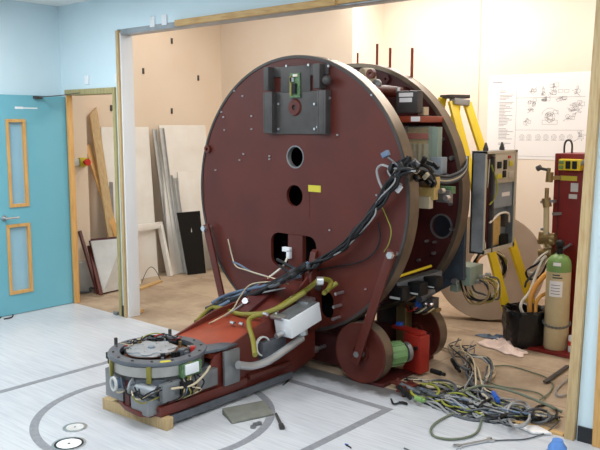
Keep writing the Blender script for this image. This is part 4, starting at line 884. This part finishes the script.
# gas cylinder on red base plate
CC = V((3.285, 1.53, 0))
pl = [onz(532, 352), onz(549, 346), onz(590, 352), onz(572, 361)]
MB_ = MB(); MB_.prism([(3.08, 1.42), (3.50, 1.40), (3.50, 1.75), (3.14, 1.75)], lambda a, b: V((a, b, 0)), (0, 0, .025))
tag(MB_.build('base_plate', 'column', bevel=.003, fix=True), 'dark red plate on the floor under the gas cylinder', 'plate')
gcz = thing('gas_cylinder', 'cream gas cylinder with a green shoulder standing on the red plate', 'gas cylinder', (CC.x, CC.y, .025))
m = MB(); m.lathe([(0, 0), (.083, 0), (.09, .012), (.09, .58), (.089, .62)], CC+V((0, 0, .025)), n=32); m.build('body', 'cylcream', gcz)
m = MB(); m.lathe([(.0905, .60), (.0905, .645), (.084, .68), (.065, .71), (.035, .725), (.03, .73), (0, .73)], CC+V((0, 0, .025)), n=32); m.build('shoulder', 'cylgreen', gcz)
m = MB(); c = CC+V((0, 0, .755)); m.cyl(c, c+V((0, 0, .04)), .022, 14); m.ball(c+V((0, 0, .075)), .035, 12); m.build('valve', 'black', gcz)
cdir = (CAM-CC); cdir.z = 0; cdir.normalize(); th0 = math.atan2(cdir.y, cdir.x)
def wrap(name, t0, t1, z0, z1, mt, lab, r=.0912, par=gcz):
    m = MB(); n = 8; pts = [(t0+(t1-t0)*i/n) for i in range(n+1)]
    vs = [CC+V((r*math.cos(t), r*math.sin(t), z)) for z in (z0, z1) for t in pts]; m.add(vs, [(i, i+1, n+2+i, n+1+i) for i in range(n)]); return m.build(name, mt, par, lab)
wrap('paper_label', th0-.75, th0+.35, .44, .56, 'paper', 'white paper label')
wrap('neck_label', th0-.5, th0+.15, .665, .70, 'paper', 'small white label on the green shoulder', .0895)
for k, z0 in enumerate((.60, .58)): wrap('stencil_mark', th0-.5, th0+.1+.2*k, z0, z0+.01, 'darkgrey', None)
for k in range(4): wrap('label_line', th0-.6, th0+.15, .46+.022*k, .464+.022*k, 'ink', None, .0916)
# chain
chn = MB(); n = 26
for i in range(n):
    t = th0-1.9+3.8*i/n; p = CC+V((  .098*math.cos(t), .098*math.sin(t), .235-.03*math.sin(PI*i/n))); d = V((-math.sin(t), math.cos(t), 0)); e = ZZ if i % 2 else V((math.cos(t), math.sin(t), 0))
    chn.tube([p+(d*math.cos(q)*.013+e*math.sin(q)*.007) for q in [2*PI*k/8 for k in range(9)]], .0028, 5, 2)
tag(chn.build('chain', 'steelplate'), 'steel chain wrapped round the gas cylinder', 'chain')
# regulator pipework
rgx = ony(549, 235, 1.68)
rt = thing('regulator_pipe', 'brass regulator on a pale upright pipe at the left of the red column', 'regulator', (rgx.x, 1.70, .6))
X_, Y_ = rgx.x, 1.70
def ry(px, py): return ony(px, py, Y_)
MB().cyl(ry(546, 248), ry(546.5, 200), .022, 14).build('pipe', 'cylcream', rt)
MB().cyl(ry(546.5, 200), ry(547, 188), .016, 12).cyl(ry(547.5, 207), ry(546, 198), .034, 14).build('pipe_union', 'brass', rt)
MB().slab(ry(541, 202), ry(556, 201), .03, .02).build('clamp', 'steelplate', rt)
MB().cyl(ry(541, 239), ry(556, 237), .035, 14).cyl(ry(542, 232), ry(541, 244), .025, 12).cyl(ry(547, 241), ry(549, 247), .03, 12).ball(ry(551, 241), .04, 12).cyl(ry(538, 241), ry(545, 240), .02, 10).build('valve_cluster', 'brass', rt, bevel=.002)
MB().cyl(ry(552, 243), ry(546, 229), .013, 10).cyl(ry(541, 229), ry(546, 229), .012, 8).build('handle', 'steelplate', rt)
MB().cyl(ry(540, 254), ry(553, 252), .04, 16).build('gauge', 'brass', rt, bevel=.003)
MB().slab(ry(556, 254), ry(571, 244), .03, .015).build('bracket_arm', 'steelplate', rt)
MB().cyl(ry(546, 248), V((3.16, Y_, .68)), .02, 10).build('pipe', 'brass', rt)
MB().slab(ry(553, 214), ry(558, 214)+V((0, .05, 0)), .03, .02).build('wall_stay', 'steelplate', rt)
rt2 = thing('relief_valve', 'small brass valve sticking out at the upper left corner of the red column', 'valve', (ry(549, 175).x, Y_, ry(549, 182).z))
MB().cyl(ry(550, 172), ry(549, 182), .028, 14).cyl(ry(549, 168), ry(548, 174), .015, 10).build('body', 'brass', rt2)
MB().slab(ry(548, 170), ry(539, 168), .03, .02).cyl(ry(537, 169), ry(541, 167), .022, 10).build('lever', 'darkgrey', rt2, bevel=.002)
MB().slab(ry(550, 178), ry(558, 178)+V((0, .05, 0)), .03, .03).build('stay', 'brass', rt2)
# bin bag lined bucket
BC = V((3.03, 1.53, 0)); bk = thing('bagged_bin', 'bin lined with a crumpled black bag standing left of the gas cylinder', 'bin', BC)
rnd = random.Random(3); m = MB(); n = 40; prof = [(.0, .0), (.135, .0), (.15, .03), (.155, .1), (.163, .18), (.168, .25), (.172, .285), (.16, .30), (.145, .285), (.14, .2), (.0, .16)]
o = len(m.v); vs = []
ph = [rnd.uniform(0, 6.28) for _ in range(4)]
for k, (r, h_) in enumerate(prof):
    for i in range(n):
        t_ = 2*PI*i/n; w_ = 0 if r == 0 else (.006*math.sin(5*t_+ph[0]+k*.7)+.006*math.sin(9*t_+ph[1]-k*.5)+rnd.uniform(-.008, .008))
        vs.append(BC+V(((r+w_)*math.cos(t_), (r+w_)*math.sin(t_), max(0, h_+(rnd.uniform(-.006, .006) if 1 < k < 10 else 0)))))
m.add(vs, [(k*n+i, k*n+(i+1) % n, (k+1)*n+(i+1) % n, (k+1)*n+i) for k in range(len(prof)-1) for i in range(n)]); m.build('bag', 'bag', bk)
for i in range(10):
    t_ = i*2*PI/10+.2; p = BC+V((.15*math.cos(t_), .15*math.sin(t_), .29)); d = V((math.cos(t_+1), math.sin(t_+1), .25))*.04
    MB().slab(p-d, p+d, .03, .012, (.2, .3, 1)).build('bag_fold', 'bag', bk, bevel=.004)
# hoses in the bin
def b1(pts): return [ony(px, py, y) for px, py, y in pts]
hs = 'hoses hanging into the bin'
tag(MB().tube(b1([(530, 318, 1.50), (530, 302, 1.5), (534, 289, 1.52), (543, 277, 1.56), (552, 270, 1.62)]), .02, 10).build('hose', 'orangehose'), 'thick orange hose curving up out of the black bag', 'hose', hs)
tag(MB().tube(b1([(526, 318, 1.48), (521, 309, 1.46), (522, 302, 1.48), (529, 293, 1.52), (533, 284, 1.55), (541, 262, 1.62), (546, 256, 1.66)]), .012, 8).build('hose', 'whitesheath'), 'thin pale tube curving up out of the black bag', 'hose', hs)
tag(MB().tube(b1([(536, 318, 1.48), (536, 305, 1.5), (540, 297, 1.52), (549, 292, 1.6)]), .014, 8).build('hose', 'orangehose'), 'short orange hose close to the cylinder', 'hose', hs)
for i, (pts, r, mt) in enumerate(((((546, 256, 1.66), (537, 264, 1.6), (530, 268, 1.6), (526, 273, 1.64), (530, 279, 1.66), (540, 276, 1.68), (548, 262, 1.7)), .009, 'blacksheath'), (((550, 250, 1.68), (540, 257, 1.62), (533, 266, 1.6), (528, 272, 1.62), (538, 271, 1.66), (549, 255, 1.7)), .008, 'whitesheath'), (((545, 258, 1.68), (536, 271, 1.62), (527, 281, 1.62), (525, 287, 1.64)), .009, 'midsheath'))):
    tag(MB().tube(b1(pts), r, 8).build('hanging_cable', mt), ['black cable looped under the brass regulator', 'white cable looped under the brass regulator', 'dark grey cable trailing from the regulator down to the bag'][i], 'cable', 'cables under the regulator')
# small can
c = V((3.43, 1.52, .025)); can = thing('paint_can', 'small white can with an orange band by the foot of the gas cylinder', 'can', c)
MB().cyl(c, c+V((0, 0, .12)), .042, 20).build('body', 'white', can, bevel=.003); m = MB(); m.lathe([(.0425, .05), (.0435, .05), (.0435, .085), (.0425, .085)], c, n=20, closed=True); m.build('band', 'red', can, fix=True)
# cloths on the floor
def cloth(name, cx, cy, lx, ly, ang, hmax, mt, seed, lab):
    r = random.Random(seed); n = 22; P = [r.uniform(0, 6.28) for _ in range(6)]; m = MB(); vs = []
    ca, sa_ = math.cos(ang), math.sin(ang)
    for j in range(n+1):
        for i in range(n+1):
            u, v = i/n*2-1, j/n*2-1; k = 1+.22*math.sin(3*math.atan2(v, u)+P[0])+.1*math.sin(7*math.atan2(v, u)+P[5])
            x, y = u*lx*k, v*ly*k; e = max(0, 1-max(abs(u), abs(v))**3)
            h_ = hmax*e*(.45+.3*math.sin(5*u+3*v+P[1])+.25*math.sin(8*v-4*u+P[2])+.15*math.sin(13*u+P[3]))
            vs.append(V((cx+x*ca-y*sa_, cy+x*sa_+y*ca, .003+max(0, h_))))
    m.add(vs, [(j*(n+1)+i, j*(n+1)+i+1, (j+1)*(n+1)+i+1, (j+1)*(n+1)+i) for j in range(n) for i in range(n)])
    o = m.build(name, mt); s = o.modifiers.new('thickness', 'SOLIDIFY'); s.thickness = .002; s.offset = 1
    return tag(o, lab, 'cloth')
c = onz(503, 348); cloth('cloth', c.x, c.y, .2, .10, -.5, .06, 'pinkcloth', 4, 'crumpled pale pink cloth on the board floor')
c = onz(492, 342); cloth('cloth', c.x-.03, c.y+.12, .13, .05, .2, .03, 'bluesheath', 6, 'blue grey rag beside the pink cloth')

# ------------------------------------------------------------------ the tangle of cut cables on the floor
rnd = random.Random(77)
GC_ = 'cut cables tangled on the floor'
seen = {}
def fl(pts, r): return [V((p.x, p.y, max(r, z))) for p, z in ((onz(px, py, max(r, h_)), h_) for px, py, h_ in pts)]
def cable(pts, r, mt, lab):
    return tag(MB().tube(fl(pts, r), r, 7, 6).build('cut_cable', mt), lab, 'cable', GC_)
cable([(484, 402, .05), (470, 407, .03), (452, 414, .01), (437, 422, .01), (431, 429, .01), (434, 436, .01), (447, 439, .01), (463, 438, .01), (476, 433, .01), (481, 422, .01), (481, 410, .02), (474, 397, .05), (464, 390, .06)], .007, 'greengrey', 'green grey cable making the big loop out over the vinyl')
cable([(462, 392, .06), (480, 386, .07), (500, 388, .06), (520, 394, .05), (545, 404, .04), (562, 412, .02)], .009, 'greengrey', 'green grey cable curving over the top of the tangle to the stud')
cable([(494, 366, .01), (510, 366, .01), (528, 371, .01), (545, 377, .01), (553, 384, .01), (550, 392, .01), (540, 400, .02)], .005, 'greengrey', 'thin green grey wire arching across the boards right of the tangle')
cable([(478, 378, .03), (500, 386, .01), (520, 389, .01), (538, 393, .01), (545, 398, .02)], .005, 'greengrey', 'thin green grey wire lying just above the right half of the tangle')
cable([(572, 376, .02), (562, 384, .01), (556, 391, .01), (558, 396, .01), (567, 395, .01)], .006, 'greysheath', 'grey wire curled by the foot of the stud')
cable([(484, 441, .006), (505, 440, .006), (525, 439, .006), (545, 433, .01), (556, 424, .02), (560, 420, .02)], .004, 'midsheath', 'thin grey wire lying across the threshold from the spanner')
cable([(440, 346, .02), (455, 351, .03), (470, 354, .04), (482, 359, .03), (490, 366, .02), (494, 374, .02), (488, 380, .03)], .010, 'beigesheath', 'beige cable bowed at the back of the tangle')
cable([(391, 399, .01), (394, 404, .01), (402, 402, .01), (407, 404, .01), (399, 402, .01)], .006, 'blacksheath', 'short black cable end on the vinyl left of the tangle')
# upright sheaf coming off the machine
for i in range(12):
    mt = ['greysheath', 'midsheath', 'beigesheath', 'midsheath', 'greysheath', 'blacksheath', 'midsheath', 'midsheath', 'blacksheath', 'blacksheath', 'beigesheath', 'midsheath'][i]; j = lambda s: rnd.uniform(-s, s)
    cable([(464+j(16), 343+j(6), .01+rnd.uniform(0, .05)), (460+j(14), 351+j(5), .06+j(.03)), (466+j(9), 361+j(5), .09+j(.04)), (470+j(9), 373+j(5), .07+j(.03)), (474+j(10), 385+j(5), .06), (486+j(12), 396+j(5), .05), (500+j(20), 404+j(6), .02)], rnd.choice((.004, .005, .006)), mt, {'greysheath': 'grey cable of the sheaf rising at the back of the tangle', 'midsheath': 'dark grey cable of the sheaf rising at the back of the tangle', 'beigesheath': 'beige cable of the sheaf rising at the back of the tangle', 'blacksheath': 'black cable of the sheaf rising at the back of the tangle',}[mt])
for i in range(6):
    mt = ['greysheath', 'beigesheath', 'midsheath', 'midsheath', 'midsheath', 'beigesheath'][i]; j = lambda s: rnd.uniform(-s, s)
    cable([(470+j(4), 356+j(3), .1), (482+j(4), 357+j(3), .1), (489+j(4), 362+j(4), .08), (491+j(4), 371+j(4), .05), (486+j(4), 380+j(4), .05)], .006, mt, {'greysheath': 'grey cable drooping right of the sheaf', 'beigesheath': 'beige cable drooping right of the sheaf', 'whitesheath': 'white cable drooping right of the sheaf', 'midsheath': 'dark grey cable drooping right of the sheaf'}[mt])
# the long strands lying along the threshold
names = {'blacksheath': 'black cable running lengthwise in the flat of the tangle', 'midsheath': 'dark grey cable running lengthwise in the flat of the tangle', 'greysheath': 'grey cable running lengthwise in the flat of the tangle', 'greensheath': 'green and yellow cable running lengthwise in the flat of the tangle', 'bluesheath': 'blue grey cable running lengthwise in the flat of the tangle', 'beigesheath': 'beige cable running lengthwise in the flat of the tangle'}
order = ['blacksheath', 'midsheath', 'greysheath', 'blacksheath', 'midsheath', 'blacksheath', 'midsheath', 'greysheath', 'bluesheath', 'blacksheath', 'greensheath', 'greysheath', 'blacksheath', 'midsheath', 'beigesheath', 'greysheath']
for i in range(95):
    mt = order[i % len(order)]; r = rnd.choice((.004, .005, .006, .007)); lane = rnd.uniform(-1, 1); a = rnd.uniform(0, .35); b = rnd.uniform(.55, 1.0); pts = []
    k = 7
    for q in range(k):
        s = a+(b-a)*q/(k-1); cx_ = 403+s*161; cy_ = 385+s*34+5*math.sin(s*3.1); wd = 14*(1-.25*s)*math.sin(PI*min(1, max(.12, s+.1)))+3
        lane2 = max(-1, min(1, lane+rnd.uniform(-.35, .35)))
        pts.append((cx_, cy_+lane2*wd, max(0.0, .05*(1-abs(lane2)))*rnd.uniform(.2, 1.3)))
    cable(pts, r, mt, names[mt])
# loops in the tangle
cl_n = {'greysheath': 'grey cable coiled in a loop in the right half of the tangle', 'midsheath': 'dark grey cable coiled in a loop in the tangle', 'blacksheath': 'black cable coiled in a loop in the tangle', 'greensheath': 'green and yellow cable coiled in a loop in the tangle'}
for i, (cx_, cy_, ax, ay, mt) in enumerate(((516, 415, 14, 11, 'greysheath'), (519, 414, 12, 13, 'greysheath'), (512, 417, 13, 9, 'midsheath'), (470, 395, 14, 9, 'blacksheath'), (440, 388, 16, 8, 'midsheath'), (545, 413, 12, 8, 'blacksheath'), (495, 408, 15, 9, 'blacksheath'), (425, 391, 14, 7, 'greensheath'), (536, 416, 14, 7, 'midsheath'), (455, 400, 13, 7, 'greensheath'))):
    a0 = rnd.uniform(0, 6.28); cable([(cx_+ax*math.cos(a0+q*.62), cy_+ay*math.sin(a0+q*.62), .03+.03*math.sin(q)) for q in range(11)], rnd.choice((.006, .008)), mt, cl_n[mt])
for px, py, d, mt, lab in ((408, 388, (14, 6), 'midgrey', 'dark cable gland lying at the left end of the tangle'), (436, 372, (10, 3), 'black', 'black plug lying behind the left half of the tangle'), (455, 364, (5, 8), 'black', 'black connector in the sheaf of the tangle'), (495, 396, (4, 6), 'bluewire', 'blue connector on top of the tangle'), (419, 399, (7, 2), 'cylgreen', 'small green connector at the left end of the tangle'), (403, 391, (8, 8), 'black', 'black plug at the far left end of the tangle')):
    a, b = onz(px-d[0]/2, py-d[1]/2, .05), onz(px+d[0]/2, py+d[1]/2, .05); m = MB(); r_ = .018; m.cyl(a, b, r_, 10); m.cyl(b, b+(b-a)*.4, r_*.7, 10); tag(m.build('cable_connector', mt, bevel=.003), lab, 'connector', 'connectors in the tangle')
# debris, tools
a, b = onz(545, 382, .015), onz(568, 366, .015); tag(MB().slab(a, b, .03, .012).build('flat_bar', 'darkgrey', bevel=.002), 'thin dark strip lying on the boards near the stud', 'strip')
c = onz(531, 430, 0); m = MB()
m.prism([(c.x-.10, c.y-.02), (c.x+.04, c.y-.06), (c.x+.12, c.y+.0), (c.x+.02, c.y+.05)], lambda a, b: V((a, b, .005)), (0, 0, .012)); tag(m.build('paper_scrap', 'paper', bevel=.002, fix=True), 'scrap of white packing by the foot of the stud', 'scrap')
wa, wb = onz(459, 446, .008), onz(489, 440, .008); wd = (wb-wa).normalized(); wn = V((-wd.y, wd.x, 0))
m = MB(); m.slab(wa, wb, .018, .008)
for c, s in ((wa, -1), (wb, 1)):
    o_ = [c+wd*s*(.012+.024*math.cos(t_))+wn*.024*math.sin(t_) for t_ in [math.radians(35+29*k) for k in range(11)]]; i_ = [c+wd*s*(.016+.012*math.cos(t_))+wn*.012*math.sin(t_) for t_ in [math.radians(325-29*k) for k in range(11)]]
    pts = o_+i_; m.prism([(p.x, p.y) for p in pts], lambda a, b: V((a, b, .003)), (0, 0, .010))
tag(m.build('spanner', 'silver', fix=True), 'steel open-ended spanner lying on the vinyl', 'spanner')
c = onz(557, 456, 0); cup = thing('blue_cap', 'translucent blue plastic cap at the bottom edge of the picture', 'cap', c); m = MB(); m.lathe([(0, 0), (.05, 0), (.048, .05), (.03, .075), (.026, .09), (.0, .09)], c, n=18); m.build('body', 'palecap', cup)
MB().lathe([(.051, .01), (.056, .01), (.056, .022), (.051, .022)], c, n=18, closed=True).build('rim', 'bluesheath', cup, fix=True)
# grey foam wedge
m = MB(); A, B, C_, D_ = V((2.352, -1.085, 0)), V((2.452, -1.10, 0)), V((2.505, -.785, 0)), V((2.40, -.77, 0))
q = [onz(222, 419), onz(231, 425), onz(272, 412), onz(262, 407)]; tq = [onz(222, 408, .04), onz(232, 422.5, .012), onz(274, 413.5, .012), onz(264, 400, .04)]
bs = [V((p.x, p.y, 0)) for p in (tq[0], tq[1], tq[2], tq[3])]; tp_ = tq
m.add(bs+tp_, [(0, 3, 2, 1), (4, 5, 6, 7), (0, 1, 5, 4), (1, 2, 6, 5), (2, 3, 7, 6), (3, 0, 4, 7)])
tag(m.build('foam_wedge', 'slate', bevel=.004, fix=True), 'grey wedge-shaped block lying on the vinyl beside the arm', 'wedge')
a, b = onz(276, 414, .012), onz(281, 425, .012); tag(MB().cyl(a, b, .009, 10).cyl(b, b+(b-a)*.25, .016, 10).build('driver_bit', 'darkgrey'), 'small dark tool bit lying right of the grey wedge', 'tool')
for i, (px, py) in enumerate(((253, 428), (255.5, 425.5), (259, 424.5))):
    c = onz(px, py, 0); m = MB(); m.lathe([(.006, 0), (.017, 0), (.017, .014), (.006, .014)], c, n=6, closed=True); tag(m.build('hex_nut', 'steelplate', fix=True), ['hex nut in front of the grey wedge, nearest the viewer of the three', 'hex nut in front of the grey wedge, middle of the three', 'hex nut in front of the grey wedge, nearest the ring line'][i], 'nut', 'nuts by the wedge')
for px, py, dx, dy, mt, lab in ((283, 385, 6, -7, 'blacksheath', 'short black wire end on the vinyl by the bent pipe'), (346, 445, 5, 3, 'blacksheath', 'short dark wire end near the front edge of the vinyl'), (404, 448, 6, 3, 'midsheath', 'short dark wire end at the bottom edge near the big loop'), (345, 444, 3, 1, 'bluewire', 'tiny blue wire end on the vinyl')):
    a, b = onz(px, py, .004), onz(px+dx, py+dy, .004); tag(MB().tube([a, a.lerp(b, .5)+V((.01, .0, 0)), b], .004, 6).build('wire_end', mt), lab, 'wire', 'wire ends on the vinyl')
m = MB(); m.tube([onz(0, 318, .006), onz(5, 313, .006), onz(12, 313, .006), onz(12, 317, .006), onz(4, 319, .006)], .006, 6); tag(m.build('cable_tie', 'blacksheath'), 'black loop of cable tie on the vinyl in front of the teal door', 'cable tie')
c = onz(121, 314, 0); m = MB(); m.prism([(c.x-.05, c.y-.05), (c.x+.02, c.y-.06), (c.x+.02, c.y+.0)], lambda a, b: V((a, b, 0)), (0, 0, .03)); tag(m.build('door_wedge', 'steelplate', bevel=.002, fix=True), 'small grey wedge at the foot of the right doorway jamb', 'wedge')
# floor access covers inside the ring
for px, py, r, lab in ((69, 444, .085, 'round white floor cover with a dark rim inside the turntable ring'), (75, 427.5, .065, 'smaller round floor cover behind the dark rimmed one')):
    c = onz(px, py, 0); fc = thing('floor_cover', lab, 'floor cover', c, 'round floor covers')
    m = MB(); m.lathe([(0, 0), (r*.78, 0), (r*.78, .003), (0, .003)], c, n=40); m.build('plate', 'white' if r > .07 else 'panelgrey', fc, fix=True)
    m = MB(); m.lathe([(r*.78, 0), (r*.92, 0), (r*.92, .0035), (r*.78, .0035)], c, n=40, closed=True); m.build('gasket', 'black' if r > .07 else 'silver', fc, fix=True)
    m = MB(); m.lathe([(r*.92, 0), (r*1.06, 0), (r*1.06, .003), (r*.92, .003)], c, n=40, closed=True); m.build('outer_ring', 'silver', fc, fix=True)
    MB().cyl(c, c+V((0, 0, .004)), r*.09, 10).build('key_hole', 'black', fc)
# board under the front of the head
a, b = V((1.50, -1.36, .035)), V((2.22, -1.40, .035))
a = onz(106, 402, .035); b = onz(170, 424, .035)
tag(MB().slab(a, b, .055, .07).build('chock_board', 'pine', bevel=.004, fix=True), 'pale timber board laid under the front of the treatment head', 'board')

# ------------------------------------------------------------------ light
def area(name, loc, sx, sy, power, col, rot=(0, 0, 0)):
    l = bpy.data.lights.new(name, 'AREA'); l.shape = 'RECTANGLE'; l.size = sx; l.size_y = sy; l.energy = power; l.color = col
    o = bpy.data.objects.new(name, l); COL.objects.link(o); o.location = loc; o.rotation_euler = rot; return o
cool = (0.94, 0.97, 1.0); warm = (1.0, 0.955, 0.90)
for x, y, e in ((.3, -1.5, 42), (3.0, -1.5, 34), (5.6, -1.5, 42), (.3, -3.6, 42), (3.0, -4.0, 34), (5.8, -4.2, 34)): area('ceiling_lamp', (x, y, 2.79), 1.2, .6, e, cool)
area('back_lamp', (1.55, 2.3, 3.3), 1.5, .3, 50, warm)
area('back_lamp', (-.3, 1.4, 3.3), 1.5, .3, 19, warm)
area('back_lamp', (3.2, 1.9, 3.3), 1.5, .3, 33, warm)
wd = bpy.data.worlds.new('world'); S.world = wd; wd.use_nodes = True
wd.node_tree.nodes['Background'].inputs[0].default_value = (.8, .88, 1, 1); wd.node_tree.nodes['Background'].inputs[1].default_value = .15
S.view_settings.view_transform = 'Standard'; S.view_settings.look = 'None'; S.view_settings.gamma = 1; S.view_settings.use_curve_mapping = False
S.view_settings.exposure = 0.0
for o in list(bpy.data.objects):
    if 'o' in o.keys(): del o['o']
